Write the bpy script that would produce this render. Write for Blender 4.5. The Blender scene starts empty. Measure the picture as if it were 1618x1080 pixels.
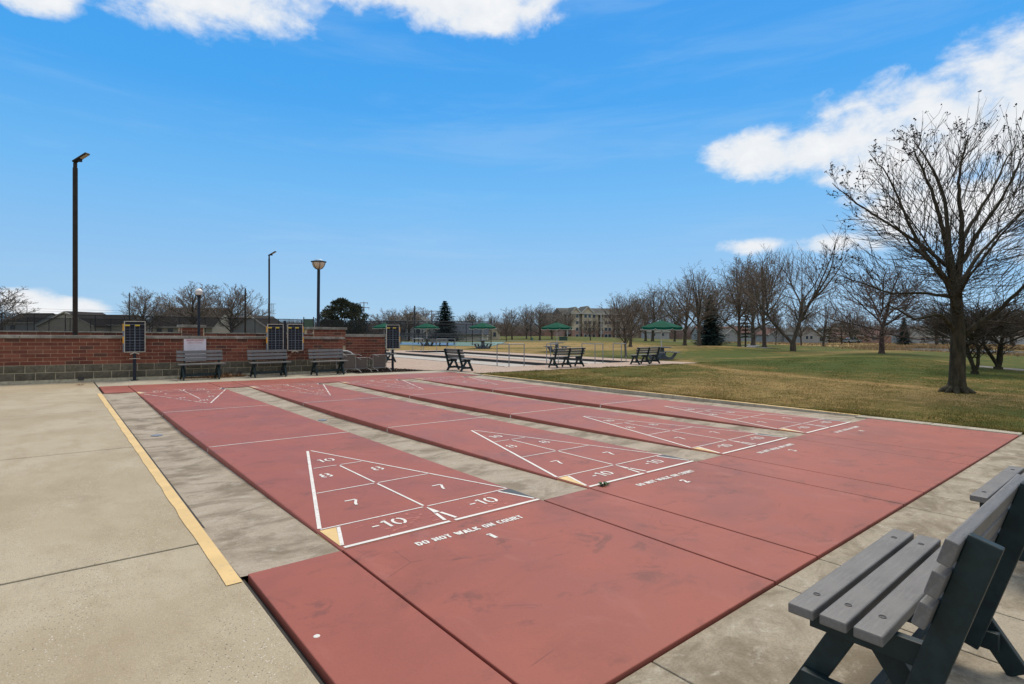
import bpy, bmesh, math, random
import numpy as np
from mathutils import Vector, Matrix

# ------------------------------------------------------------------ camera
YAW, CX, CY, CH = 0.6944, -1.4792, -3.551, 1.457
FPX, HOR = 871.57, 523.28                       # focal length and horizon row of the 1618x1080 photograph
SX, SY = -0.012, 0.0047                         # the paved ground drains gently

def G(x, y):
    return SX * x + SY * y

scene = bpy.context.scene
COL = scene.collection
cam_d = bpy.data.cameras.new('camera')
cam_d.sensor_width = 36.0
cam_d.lens = FPX / 1618 * 36.0
cam_d.shift_y = -(540 - HOR) / 1618.0
cam_d.clip_start = 0.05
cam_d.clip_end = 6000
cam = bpy.data.objects.new('camera', cam_d)
COL.objects.link(cam)
cam.location = (CX, CY, CH)
cam.rotation_euler = (math.pi / 2, 0, -YAW)
scene.camera = cam

# ------------------------------------------------------------------ sky and sun
SUN_AZ = YAW + math.radians(22)                 # ahead and a little to the right of the camera
SUN_EL = math.radians(57)
world = bpy.data.worlds.new('World')
scene.world = world
world.use_nodes = True
NT = world.node_tree
NT.nodes.clear()

class NG:
    """small wrapper to wire shader nodes"""
    def __init__(self, tree):
        self.t = tree
    def n(self, typ, **kw):
        nd = self.t.nodes.new(typ)
        for k, v in kw.items():
            setattr(nd, k, v)
        return nd
    def put(self, sock, v):
        if v is None:
            return
        if hasattr(v, 'is_output'):
            self.t.links.new(v, sock)
        else:
            if isinstance(v, (tuple, list)) and len(v) == 3 and sock.type == 'RGBA':
                v = (*v, 1)
            sock.default_value = v
    def math(self, op, a, b=None, c=None, clamp=False):
        nd = self.n('ShaderNodeMath', operation=op, use_clamp=clamp)
        self.put(nd.inputs[0], a)
        self.put(nd.inputs[1], b)
        self.put(nd.inputs[2], c)
        return nd.outputs[0]
    def mix(self, f, a, b, blend='MIX'):
        nd = self.n('ShaderNodeMix', data_type='RGBA', blend_type=blend)
        self.put(nd.inputs[0], f)
        self.put(nd.inputs[6], a)
        self.put(nd.inputs[7], b)
        return nd.outputs[2]
    def noise(self, vec, scale, detail=4, rough=.55, dist=0.0):
        nd = self.n('ShaderNodeTexNoise')
        self.put(nd.inputs['Vector'], vec)
        self.put(nd.inputs['Scale'], scale)
        self.put(nd.inputs['Detail'], detail)
        self.put(nd.inputs['Roughness'], rough)
        self.put(nd.inputs['Distortion'], dist)
        return nd.outputs['Fac']
    def ramp(self, f, lo, hi, smooth=True):
        nd = self.n('ShaderNodeMapRange', interpolation_type='SMOOTHSTEP' if smooth else 'LINEAR', clamp=True)
        self.put(nd.inputs[0], f)
        self.put(nd.inputs[1], lo)
        self.put(nd.inputs[2], hi)
        return nd.outputs[0]
    def scale(self, vec, s):
        nd = self.n('ShaderNodeMapping')
        self.put(nd.inputs['Vector'], vec)
        nd.inputs['Scale'].default_value = s
        return nd.outputs[0]

w = NG(NT)
sky = w.n('ShaderNodeTexSky', sky_type='NISHITA', sun_disc=False)
sky.sun_elevation = SUN_EL
sky.sun_rotation = SUN_AZ
sky.air_density = 1.0
sky.dust_density = 0.4
sky.ozone_density = 2.0
tc = w.n('ShaderNodeTexCoord')
vdir = tc.outputs['Generated']
sep = w.n('ShaderNodeSeparateXYZ')
NT.links.new(vdir, sep.inputs[0])
dx, dy, dz = sep.outputs
az = w.math('ARCTAN2', dx, dy)
el = w.math('ARCSINE', dz)
skyc = sky.outputs[0]
BGS = 0.088
# clear blue that pales towards the horizon, laid over the physical sky
cr = w.n('ShaderNodeValToRGB')
stops = [(0.0, (.39, .64, .89)), (.10, (.305, .575, .90)), (.24, (.165, .51, .95)), (.38, (.062, .40, .93)), (.55, (.036, .34, .89)), (1.0, (.025, .24, .72))]
els = cr.color_ramp.elements
els[0].position, els[0].color = stops[0][0], (*stops[0][1], 1)
els[1].position, els[1].color = stops[-1][0], (*stops[-1][1], 1)
for p_, c_ in stops[1:-1]:
    e_ = els.new(p_)
    e_.color = (*c_, 1)
NT.links.new(el, cr.inputs[0])
vm = w.n('ShaderNodeVectorMath', operation='SCALE')
NT.links.new(cr.outputs[0], vm.inputs[0])
vm.inputs['Scale'].default_value = 1.0 / BGS
skycol = w.mix(.12, vm.outputs[0], skyc)
streak = w.noise(w.scale(vdir, (1.2, 1.2, 9.0)), 2.2, 5, .6, .4)
veil2 = w.math('MULTIPLY', w.ramp(streak, .45, .8), .16)
skycol = w.mix(veil2, skycol, (6.5, 8.4, 10.2))

def dirpx(px, py):
    a = math.atan((px - 809) / FPX)
    return YAW + a, math.atan((HOR - py) / FPX * math.cos(a)), math.cos(a)

n1 = w.noise(w.scale(vdir, (1, 1, 1.5)), 5.5, 9, .58, .25)
n2 = w.noise(w.scale(vdir, (1, 1, 1.6)), 17.0, 6, .6, .2)
nsum = w.math('ADD', w.math('MULTIPLY', w.math('SUBTRACT', n1, .5), 2.4), w.math('MULTIPLY', w.math('SUBTRACT', n2, .5), 2.3))
dens = None
# (px, py, rx, ry): where the cumulus banks stand in the sky
CLOUDS = [(300, -72, 330, 84), (560, -32, 150, 46), (740, -8, 160, 48), (50, -28, 85, 38),
          (1450, 203, 255, 78), (1610, 165, 205, 110), (1245, 238, 140, 40), (1420, 262, 150, 48),
          (1345, 316, 62, 20), (1190, 388, 60, 18), (1330, 384, 90, 24), (1480, 330, 150, 50), (1590, 390, 110, 36), (45, 480, 60, 26), (85, 486, 95, 20)]
for (px, py, rx, ry) in CLOUDS:
    a0, e0, c = dirpx(px, py)
    ra, re = rx / FPX * c * c, ry / FPX * c
    u = w.math('DIVIDE', w.math('SUBTRACT', az, a0), ra)
    v = w.math('DIVIDE', w.math('SUBTRACT', el, e0), re)
    q = w.math('SUBTRACT', 1.0, w.math('ADD', w.math('MULTIPLY', u, u), w.math('MULTIPLY', v, v)))
    if rx * ry < 4500 and px > 900:
        q = w.math('SUBTRACT', q, .35)
    else:
        q = w.math('ADD', q, .12)
    q = w.math('MAXIMUM', q, -1.6)
    dens = q if dens is None else w.math('SMOOTH_MAX', dens, q, .3)
# denser white cloud added outside the view to neutralise the ambient light
nb = w.noise(w.scale(vdir, (1, 1, 2.0)), 2.3, 3, .5)
back = w.math('MULTIPLY', w.math('SUBTRACT', nb, .40), 9.0)
daz = w.math('ABSOLUTE', w.math('SUBTRACT', az, YAW))
out = w.math('MAXIMUM', w.ramp(daz, .95, 1.3), w.ramp(el, .60, .85))
back = w.math('ADD', back, w.math('MULTIPLY', w.math('SUBTRACT', out, 1.0), 6.0))
dens = w.math('MAXIMUM', dens, w.math('MINIMUM', back, 1.0))
dn = w.math('ADD', dens, nsum)
cover = w.ramp(dn, -0.22, 0.85)
shade = w.ramp(w.math('ADD', dn, w.math('MULTIPLY', w.math('SUBTRACT', n2, .5), 1.2)), .3, 2.2)
ccol = w.mix(shade, (9.4, 9.8, 10.3), (11.2, 11.1, 11.0))
final = w.mix(w.math('MULTIPLY', cover, .97), skycol, ccol)
bg = w.n('ShaderNodeBackground')
NT.links.new(final, bg.inputs[0])
bg.inputs[1].default_value = BGS
wo = w.n('ShaderNodeOutputWorld')
NT.links.new(bg.outputs[0], wo.inputs[0])

sun_d = bpy.data.lights.new('sun', 'SUN')
sun_d.energy = 3.2
sun_d.angle = math.radians(30)         # thin bright cloud over the sun
sun_d.color = (1.0, .865, .66)
sun = bpy.data.objects.new('sun', sun_d)
COL.objects.link(sun)
sdir = Vector((math.sin(SUN_AZ) * math.cos(SUN_EL), math.cos(SUN_AZ) * math.cos(SUN_EL), math.sin(SUN_EL)))
sun.rotation_euler = sdir.to_track_quat('Z', 'Y').to_euler()
sun.location = sdir * 60

scene.view_settings.view_transform = 'Standard'
scene.view_settings.look = 'None'
scene.view_settings.gamma = 1.0
scene.view_settings.use_curve_mapping = False
scene.view_settings.exposure = 0.0
scene.cycles.max_bounces = 6
scene.cycles.transparent_max_bounces = 16

# ------------------------------------------------------------------ projection helpers (to turn survey points of the photo into metres)
cyw, syw = math.cos(YAW), math.sin(YAW)

def ray(px, py):
    a, b = (px - 809) / FPX, (HOR - py) / FPX
    return (syw + cyw * a, cyw - syw * a, b)

def gnd(px, py):
    r = ray(px, py)
    t = (SX * CX + SY * CY - CH) / (r[2] - SX * r[0] - SY * r[1])
    return CX + t * r[0], CY + t * r[1]

def atd(px, py, d):
    r = ray(px, py)
    return CX + d * r[0], CY + d * r[1], CH + d * r[2]

# ------------------------------------------------------------------ mesh helpers
def box_vf(c, s, R=None):
    x, y, z = s[0] / 2, s[1] / 2, s[2] / 2
    vs = [Vector(p) for p in ((-x, -y, -z), (x, -y, -z), (x, y, -z), (-x, y, -z), (-x, -y, z), (x, -y, z), (x, y, z), (-x, y, z))]
    if R is not None:
        vs = [R @ p for p in vs]
    return [(p.x + c[0], p.y + c[1], p.z + c[2]) for p in vs]

BOXF = [(0, 3, 2, 1), (4, 5, 6, 7), (0, 1, 5, 4), (1, 2, 6, 5), (2, 3, 7, 6), (3, 0, 4, 7)]

class MB:
    def __init__(self):
        self.v, self.f = [], []
    def add(self, vs, fs):
        o = len(self.v)
        self.v += [tuple(p) for p in vs]
        self.f += [tuple(i + o for i in f) for f in fs]
        return self
    def box(self, x0, x1, y0, y1, z0, z1):
        return self.add(box_vf(((x0 + x1) / 2, (y0 + y1) / 2, (z0 + z1) / 2), (x1 - x0, y1 - y0, z1 - z0)), BOXF)
    def obox(self, c, s, R=None):
        return self.add(box_vf(c, s, R), BOXF)
    def bar(self, p, q, wd, th, up=(1, 0, 0)):
        """rectangular bar from p to q; th measured along `up`"""
        p, q = Vector(p), Vector(q)
        d = (q - p)
        L = d.length
        d.normalize()
        u = Vector(up)
        u = (u - d * u.dot(d)).normalized()
        s = d.cross(u)
        R = Matrix((u, s, d)).transposed()
        return self.obox((p + q) / 2, (th, wd, L), R)
    def prism(self, poly, axis_lo, axis_hi, fn):
        n = len(poly)
        vs = [fn(p, axis_lo) for p in poly] + [fn(p, axis_hi) for p in poly]
        fs = [tuple(range(n - 1, -1, -1)), tuple(range(n, 2 * n))]
        fs += [(i, (i + 1) % n, n + (i + 1) % n, n + i) for i in range(n)]
        return self.add(vs, fs)
    def quad(self, a, b, c, d):
        return self.add([a, b, c, d], [(0, 1, 2, 3)])
    def tube(self, pts, rad, k=8, cap=True):
        pts = [Vector(p) for p in pts]
        n = len(pts)
        if not isinstance(rad, (list, tuple)):
            rad = [rad] * n
        o = len(self.v)
        prev = None
        for i, p in enumerate(pts):
            d = (pts[min(i + 1, n - 1)] - pts[max(i - 1, 0)]).normalized()
            if prev is None:
                u = d.orthogonal().normalized()
            else:
                u = (prev - d * prev.dot(d)).normalized()
            prev = u
            s = d.cross(u)
            for j in range(k):
                a = 2 * math.pi * j / k
                self.v.append(tuple(p + (u * math.cos(a) + s * math.sin(a)) * rad[i]))
        for i in range(n - 1):
            for j in range(k):
                a, b = o + i * k + j, o + i * k + (j + 1) % k
                self.f.append((a, b, b + k, a + k))
        if cap:
            self.f.append(tuple(o + j for j in range(k - 1, -1, -1)))
            self.f.append(tuple(o + (n - 1) * k + j for j in range(k)))
        return self
    def lathe(self, prof, k=16, c=(0, 0, 0)):
        o = len(self.v)
        for (r, z) in prof:
            for j in range(k):
                a = 2 * math.pi * j / k
                self.v.append((c[0] + r * math.cos(a), c[1] + r * math.sin(a), c[2] + z))
        for i in range(len(prof) - 1):
            for j in range(k):
                a, b = o + i * k + j, o + i * k + (j + 1) % k
                self.f.append((a, b, b + k, a + k))
        self.f.append(tuple(o + j for j in range(k - 1, -1, -1)))
        self.f.append(tuple(o + (len(prof) - 1) * k + j for j in range(k)))
        return self
    def mesh(self, name, mat, smooth=False, slope=False):
        v = self.v
        if slope:
            v = [(x, y, z + G(x, y)) for x, y, z in v]
        me = bpy.data.meshes.new(name)
        me.from_pydata(v, [], self.f)
        if mat:
            me.materials.append(mat)
        if smooth:
            me.shade_smooth()
        me.update()
        return me
    def build(self, name, mat, parent=None, smooth=False, slope=False, bevel=0, segs=2):
        return obj(name, self.mesh(name, mat, smooth, slope), parent, bevel, segs)

def obj(name, me, parent=None, bevel=0, segs=2, loc=None):
    o = bpy.data.objects.new(name, me)
    COL.objects.link(o)
    if parent is not None:
        o.parent = parent
    if loc is not None:
        o.location = loc
    if bevel:
        m = o.modifiers.new('bevel', 'BEVEL')
        m.width = bevel
        m.segments = segs
        m.limit_method = 'ANGLE'
        m.harden_normals = False
    return o

def empty(name, loc=(0, 0, 0), rz=0.0):
    o = bpy.data.objects.new(name, None)
    o.empty_display_size = .2
    COL.objects.link(o)
    o.location = loc
    o.rotation_euler = (0, 0, rz)
    return o

def tag(o, label=None, cat=None, group=None, kind=None):
    if label: o['label'] = label
    if cat: o['category'] = cat
    if group: o['group'] = group
    if kind: o['kind'] = kind
    return o

def copy_tree(o, kids, parent=None):
    c = o.copy()
    COL.objects.link(c)
    if parent is not None:
        c.parent = parent
    for ch in kids.get(o, ()):
        copy_tree(ch, kids, c)
    return c

def kids_map():
    k = {}
    for o in bpy.data.objects:
        if o.parent:
            k.setdefault(o.parent, []).append(o)
    return k

def fast_mesh(name, V, F, mat, k, smooth=False):
    """numpy mesh: V (n,3), F (m,k)"""
    me = bpy.data.meshes.new(name)
    V = np.asarray(V, dtype=np.float32)
    F = np.asarray(F, dtype=np.int32)
    me.vertices.add(len(V))
    me.vertices.foreach_set('co', V.ravel())
    me.loops.add(F.size)
    me.loops.foreach_set('vertex_index', F.ravel())
    me.polygons.add(len(F))
    me.polygons.foreach_set('loop_start', np.arange(0, F.size, k, dtype=np.int32))
    me.polygons.foreach_set('loop_total', np.full(len(F), k, dtype=np.int32))
    if mat:
        me.materials.append(mat)
    me.update(calc_edges=True)
    me.validate()
    if smooth:
        me.shade_smooth()
    return me

# ------------------------------------------------------------------ materials
MATS = {}

def newmat(name):
    m = bpy.data.materials.new(name)
    m.use_nodes = True
    t = m.node_tree
    g = NG(t)
    b = t.nodes['Principled BSDF']
    return m, g, b

def bump(g, b, h, dist=.01, strength=.5):
    nd = g.n('ShaderNodeBump')
    nd.inputs['Distance'].default_value = dist
    nd.inputs['Strength'].default_value = strength
    g.t.links.new(h, nd.inputs['Height'])
    g.t.links.new(nd.outputs[0], b.inputs['Normal'])

def simple(name, col, rough=.6, var=.12, sc=6.0, metal=0.0, detail=5, spec=.5, bmp=0, stretch=None, rand=0.0):
    m, g, b = newmat(name)
    tcn = g.n('ShaderNodeTexCoord')
    vec = tcn.outputs['Object']
    if stretch:
        vec = g.scale(vec, stretch)
    n = g.noise(vec, sc, detail, .6)
    lo = tuple(c * (1 - var) for c in col)
    hi = tuple(min(1, c * (1 + var)) for c in col)
    c = g.mix(g.ramp(n, .3, .7), lo, hi)
    if rand:
        oi = g.n('ShaderNodeObjectInfo')
        v = g.math('ADD', 1 - rand, g.math('MULTIPLY', oi.outputs['Random'], 2 * rand))
        h = g.n('ShaderNodeHueSaturation')
        g.put(h.inputs['Value'], v)
        g.put(h.inputs['Color'], c)
        c = h.outputs[0]
    g.put(b.inputs['Base Color'], c)
    b.inputs['Roughness'].default_value = rough
    b.inputs['Metallic'].default_value = metal
    b.inputs['Specular IOR Level'].default_value = spec
    if bmp:
        bump(g, b, n, bmp, .6)
    return m

def mat_aggregate():
    m, g, b = newmat('exposed aggregate concrete')
    v = g.n('ShaderNodeTexCoord').outputs['Object']
    big = g.noise(v, .55, 5, .6, .3)
    mid = g.noise(g.scale(v, (1.6, .7, 1)), 2.2, 5, .65, .2)
    c = g.mix(g.ramp(big, .34, .66), (.35, .287, .187), (.45, .392, .28))
    c = g.mix(g.math('MULTIPLY', g.ramp(mid, .45, .72), .5), c, (.30, .235, .145))
    fine = g.noise(v, 160, 3, .7)
    c = g.mix(g.math('MULTIPLY', g.ramp(fine, .38, .62), .38), c, (.20, .165, .12))
    vo = g.n('ShaderNodeTexVoronoi')
    g.put(vo.inputs['Vector'], v)
    vo.inputs['Scale'].default_value = 88
    vo.inputs['Randomness'].default_value = 1
    pick = g.n('ShaderNodeSeparateColor')
    g.put(pick.inputs[0], vo.outputs['Color'])
    stone = g.math('MULTIPLY', g.ramp(vo.outputs['Distance'], .36, .22), g.math('GREATER_THAN', pick.outputs[0], .45))
    scol = g.mix(pick.outputs[1], (.20, .15, .10), (.52, .46, .37))
    scol = g.mix(g.math('GREATER_THAN', pick.outputs[2], .91), scol, (.66, .62, .56))
    scol = g.mix(g.math('LESS_THAN', pick.outputs[2], .12), scol, (.06, .055, .05))
    wear = g.ramp(g.noise(v, .8, 3, .5), .22, .55)
    c = g.mix(g.math('MULTIPLY', stone, g.math('MULTIPLY', wear, .8)), c, scol)
    v2 = g.n('ShaderNodeTexVoronoi')
    g.put(v2.inputs['Vector'], v)
    v2.inputs['Scale'].default_value = 170
    pk2 = g.n('ShaderNodeSeparateColor')
    g.put(pk2.inputs[0], v2.outputs['Color'])
    s2 = g.math('MULTIPLY', g.ramp(v2.outputs['Distance'], .42, .25), g.math('GREATER_THAN', pk2.outputs[0], .5))
    c2 = g.mix(pk2.outputs[1], (.14, .11, .08), (.56, .50, .40))
    c = g.mix(g.math('MULTIPLY', s2, .45), c, c2)
    blot = g.ramp(g.noise(v, 1.3, 7, .7, .8), .56, .70)
    c = g.mix(g.math('MULTIPLY', blot, .3), c, (.22, .18, .125))
    g.put(b.inputs['Base Color'], c)
    b.inputs['Roughness'].default_value = .82
    b.inputs['Specular IOR Level'].default_value = .35
    bump(g, b, g.math('ADD', fine, g.math('MULTIPLY', stone, .6)), .004, .55)
    return m

def mat_stained(name, base, dark, pale, grain=1.0, streak=(.6, 2.4, 1)):
    m, g, b = newmat(name)
    v = g.n('ShaderNodeTexCoord').outputs['Object']
    s1 = g.noise(g.scale(v, streak), 1.7, 7, .68, .6)
    s2 = g.noise(g.scale(v, streak), 6.0, 6, .7, .4)
    s3 = g.noise(v, 90, 3, .7)
    c = g.mix(g.ramp(s1, .36, .60), dark, base)
    c = g.mix(g.math('MULTIPLY', g.ramp(s2, .52, .72), .65), c, pale)
    c = g.mix(g.math('MULTIPLY', g.ramp(g.noise(g.scale(v, streak), 3.1, 8, .7, 1.0), .56, .66), .5), c, dark)
    c = g.mix(g.math('MULTIPLY', g.ramp(s3, .4, .66), .3), c, tuple(x * .5 for x in dark))
    g.put(b.inputs['Base Color'], c)
    b.inputs['Roughness'].default_value = .85
    b.inputs['Specular IOR Level'].default_value = .3
    bump(g, b, g.math('ADD', s3, s2), .004, .5)
    return m

def mat_red():
    m, g, b = newmat('red court paint')
    v = g.n('ShaderNodeTexCoord').outputs['Object']
    n = g.noise(v, 1.1, 6, .6, .3)
    f = g.noise(v, 75, 4, .65)
    c = g.mix(g.ramp(n, .3, .7), (.270, .082, .059), (.316, .098, .072))
    st = g.ramp(g.noise(g.scale(v, (1, 1.5, 1)), 2.7, 9, .72, .9), .53, .66)
    pl = g.ramp(g.noise(v, .9, 3, .5), .36, .56)
    c = g.mix(g.math('MULTIPLY', g.math('MULTIPLY', st, pl), .6), c, (.125, .054, .044))
    sm = g.ramp(g.noise(g.scale(v, (1, 1.3, 1)), .8, 8, .68, .7), .46, .70)
    c = g.mix(g.math('MULTIPLY', sm, .42), c, (.165, .062, .048))
    c = g.mix(g.math('MULTIPLY', g.ramp(f, .45, .62), .13), c, (.19, .06, .05))
    vc = g.n('ShaderNodeTexVoronoi', feature='DISTANCE_TO_EDGE')
    g.put(vc.inputs['Vector'], v)
    vc.inputs['Scale'].default_value = .75
    crk = g.math('MULTIPLY', g.ramp(vc.outputs['Distance'], .0035, .0012), g.ramp(g.noise(v, 1.1, 3, .5), .55, .62))
    c = g.mix(g.math('MULTIPLY', crk, .5), c, (.09, .04, .033))
    pale = g.ramp(g.noise(g.scale(v, (1.4, .8, 1)), 1.9, 7, .66, .5), .54, .74)
    c = g.mix(g.math('MULTIPLY', pale, .35), c, (.38, .155, .125))
    dots = g.n('ShaderNodeTexVoronoi')
    g.put(dots.inputs['Vector'], v)
    dots.inputs['Scale'].default_value = 13
    c = g.mix(g.math('MULTIPLY', g.ramp(dots.outputs['Distance'], .055, .03), .5), c, (.10, .05, .045))
    g.put(b.inputs['Base Color'], c)
    r = g.math('ADD', .50, g.math('MULTIPLY', g.ramp(n, .35, .65), .12))
    g.put(b.inputs['Roughness'], r)
    b.inputs['Specular IOR Level'].default_value = .2
    bump(g, b, g.math('ADD', f, g.math('MULTIPLY', n, 2.0)), .0025, .35)
    return m

def mat_paint(name, col, under, wear_lo, wear_hi, sc=14):
    """painted marking that has worn through in places"""
    m, g, b = newmat(name)
    v = g.n('ShaderNodeTexCoord').outputs['Object']
    n = g.noise(v, sc, 7, .7, .3)
    d = g.noise(v, 3.5, 4, .6)
    c = g.mix(g.ramp(d, .35, .7), tuple(x * .86 for x in col), col)
    c = g.mix(g.ramp(n, wear_lo, wear_hi), c, under)
    g.put(b.inputs['Base Color'], c)
    b.inputs['Roughness'].default_value = .6
    return m

def mat_lawn():
    m, g, b = newmat('lawn turf')
    v = g.n('ShaderNodeTexCoord').outputs['Object']
    at = g.n('ShaderNodeAttribute', attribute_name='dry_and_shade')
    dry_and_shade = at.outputs['Fac']
    n1 = g.noise(v, .35, 6, .62, .5)
    n2 = g.noise(v, 2.6, 6, .68, .4)
    n3 = g.noise(v, 22, 5, .75)
    n4 = g.noise(v, 110, 3, .8)
    t = g.math('ADD', dry_and_shade, g.math('MULTIPLY', g.math('SUBTRACT', n1, .5), 1.5))
    t = g.math('ADD', t, g.math('MULTIPLY', g.math('SUBTRACT', n2, .5), 1.7))
    t = g.math('ADD', t, g.math('MULTIPLY', g.math('SUBTRACT', n3, .5), 1.0))
    t = g.math('ADD', g.math('MULTIPLY', g.math('SUBTRACT', t, .46), 1.45), .46)
    c = g.mix(g.ramp(t, .05, .62), (.056, .082, .010), (.150, .118, .027))
    c = g.mix(g.ramp(t, .55, 1.15), c, (.31, .212, .080))
    c = g.mix(g.math('MULTIPLY', g.ramp(n4, .42, .65), .45), c, (.05, .047, .014))
    g.put(b.inputs['Base Color'], c)
    b.inputs['Roughness'].default_value = .95
    b.inputs['Specular IOR Level'].default_value = .15
    bump(g, b, g.math('ADD', n4, n3), .02, .6)
    return m

def mat_grassblade():
    m, g, b = newmat('grass blades')
    at = g.n('ShaderNodeAttribute', attribute_name='dry_and_shade')
    c = g.mix(g.ramp(at.outputs['Fac'], .0, .55), (.054, .081, .010), (.150, .118, .028))
    c = g.mix(g.ramp(at.outputs['Fac'], .5, 1.1), c, (.32, .22, .085))
    g.put(b.inputs['Base Color'], c)
    b.inputs['Roughness'].default_value = .8
    b.inputs['Specular IOR Level'].default_value = .2
    return m

def mat_brick():
    m, g, b = newmat('red brick')
    oi = g.n('ShaderNodeObjectInfo')
    r = oi.outputs['Random']
    v = g.n('ShaderNodeTexCoord').outputs['Object']
    nd = g.n('ShaderNodeVectorMath', operation='ADD')
    g.put(nd.inputs[0], v)
    g.put(nd.inputs[1], oi.outputs['Location'])
    n = g.noise(nd.outputs[0], 9, 5, .7)
    n2 = g.noise(nd.outputs[0], 60, 3, .7)
    c = g.mix(r, (.10, .026, .016), (.215, .062, .034))
    c = g.mix(g.math('MULTIPLY', g.math('GREATER_THAN', r, .86), .85), c, (.058, .030, .023))
    pk_ = g.n('ShaderNodeTexWhiteNoise', noise_dimensions='1D')
    g.put(pk_.inputs['W'], g.math('MULTIPLY', r, 91.7))
    c = g.mix(g.math('MULTIPLY', g.math('GREATER_THAN', pk_.outputs['Value'], .72), .55), c, (.24, .085, .05))
    c = g.mix(g.math('MULTIPLY', g.ramp(n, .45, .7), .35), c, (.24, .09, .062))
    c = g.mix(g.math('MULTIPLY', g.ramp(n2, .45, .65), .3), c, (.08, .025, .018))
    g.put(b.inputs['Base Color'], c)
    b.inputs['Roughness'].default_value = .85
    bump(g, b, n2, .003, .5)
    return m

def mat_block():
    m, g, b = newmat('split face block')
    oi = g.n('ShaderNodeObjectInfo')
    v = g.n('ShaderNodeTexCoord').outputs['Object']
    nd = g.n('ShaderNodeVectorMath', operation='ADD')
    g.put(nd.inputs[0], v)
    g.put(nd.inputs[1], oi.outputs['Location'])
    n = g.noise(nd.outputs[0], 12, 7, .72, .4)
    n2 = g.noise(nd.outputs[0], 4, 4, .6)
    c = g.mix(oi.outputs['Random'], (.088, .076, .050), (.15, .132, .092))
    c = g.mix(g.math('MULTIPLY', g.ramp(n, .42, .66), .6), c, (.045, .040, .028))
    c = g.mix(g.math('MULTIPLY', g.ramp(n2, .5, .75), .4), c, (.20, .185, .14))
    g.put(b.inputs['Base Color'], c)
    b.inputs['Roughness'].default_value = .92
    bump(g, b, n, .03, .9)
    return m

def mat_coping():
    m, g, b = newmat('limestone coping')
    v = g.n('ShaderNodeTexCoord').outputs['Object']
    n = g.noise(v, 3.0, 7, .7, .4)
    c = g.mix(g.ramp(n, .35, .68), (.15, .14, .115), (.31, .29, .25))
    g.put(b.inputs['Base Color'], c)
    b.inputs['Roughness'].default_value = .85
    bump(g, b, n, .004, .5)
    return m

def mat_pavers():
    m, g, b = newmat('pink concrete pavers')
    v = g.n('ShaderNodeTexCoord').outputs['Object']
    br = g.n('ShaderNodeTexBrick')
    g.put(br.inputs['Vector'], v)
    br.inputs['Color1'].default_value = (.34, .24, .175, 1)
    br.inputs['Color2'].default_value = (.42, .305, .23, 1)
    br.inputs['Mortar'].default_value = (.20, .15, .12, 1)
    br.inputs['Scale'].default_value = 1
    br.inputs['Brick Width'].default_value = .2
    br.inputs['Row Height'].default_value = .1
    br.inputs['Mortar Size'].default_value = .006
    n = g.noise(v, .7, 5, .6)
    c = g.mix(g.math('MULTIPLY', g.ramp(n, .4, .75), .35), br.outputs[0], (.40, .335, .275))
    g.put(b.inputs['Base Color'], c)
    b.inputs['Roughness'].default_value = .85
    return m

def mat_bark(name, dark, lite, sc=8):
    m, g, b = newmat(name)
    v = g.n('ShaderNodeTexCoord').outputs['Object']
    n = g.noise(g.scale(v, (1, 1, .25)), sc, 6, .7)
    c = g.mix(g.ramp(n, .32, .7), dark, lite)
    g.put(b.inputs['Base Color'], c)
    b.inputs['Roughness'].default_value = .9
    b.inputs['Specular IOR Level'].default_value = .2
    bump(g, b, n, .03, .8)
    return m

def mat_plank():
    m, g, b = newmat('grey recycled plastic plank')
    v = g.n('ShaderNodeTexCoord').outputs['Object']
    n = g.noise(g.scale(v, (.6, 9, 9)), 9, 6, .65)
    n2 = g.noise(v, 5, 5, .6)
    n3 = g.noise(v, 240, 2, .7)
    c = g.mix(g.ramp(n2, .3, .7), (.098, .097, .095), (.134, .132, .128))
    c = g.mix(g.math('MULTIPLY', g.ramp(n, .47, .66), .6), c, (.165, .162, .157))
    n5 = g.noise(g.scale(v, (.9, 6, 6)), 22, 7, .75, .3)
    c = g.mix(g.math('MULTIPLY', g.ramp(n5, .52, .70), .5), c, (.066, .065, .062))
    c = g.mix(g.math('MULTIPLY', g.ramp(g.noise(v, 31, 6, .75), .58, .66), .35), c, (.22, .215, .205))
    c = g.mix(g.math('MULTIPLY', g.ramp(n3, .5, .7), .2), c, (.07, .07, .07))
    g.put(b.inputs['Base Color'], c)
    b.inputs['Roughness'].default_value = .55
    bump(g, b, g.math('ADD', n, n3), .0012, .5)
    return m

def mat_mesh_fence(name, alpha, col):
    """chain link too fine to resolve: lets most of what is behind it through"""
    m, g, b = newmat(name)
    t = m.node_tree
    tr = g.n('ShaderNodeBsdfTransparent')
    df = g.n('ShaderNodeBsdfDiffuse')
    df.inputs[0].default_value = (*col, 1)
    mx = g.n('ShaderNodeMixShader')
    mx.inputs[0].default_value = alpha
    t.links.new(tr.outputs[0], mx.inputs[1])
    t.links.new(df.outputs[0], mx.inputs[2])
    t.links.new(mx.outputs[0], t.nodes['Material Output'].inputs[0])
    return m

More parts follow.
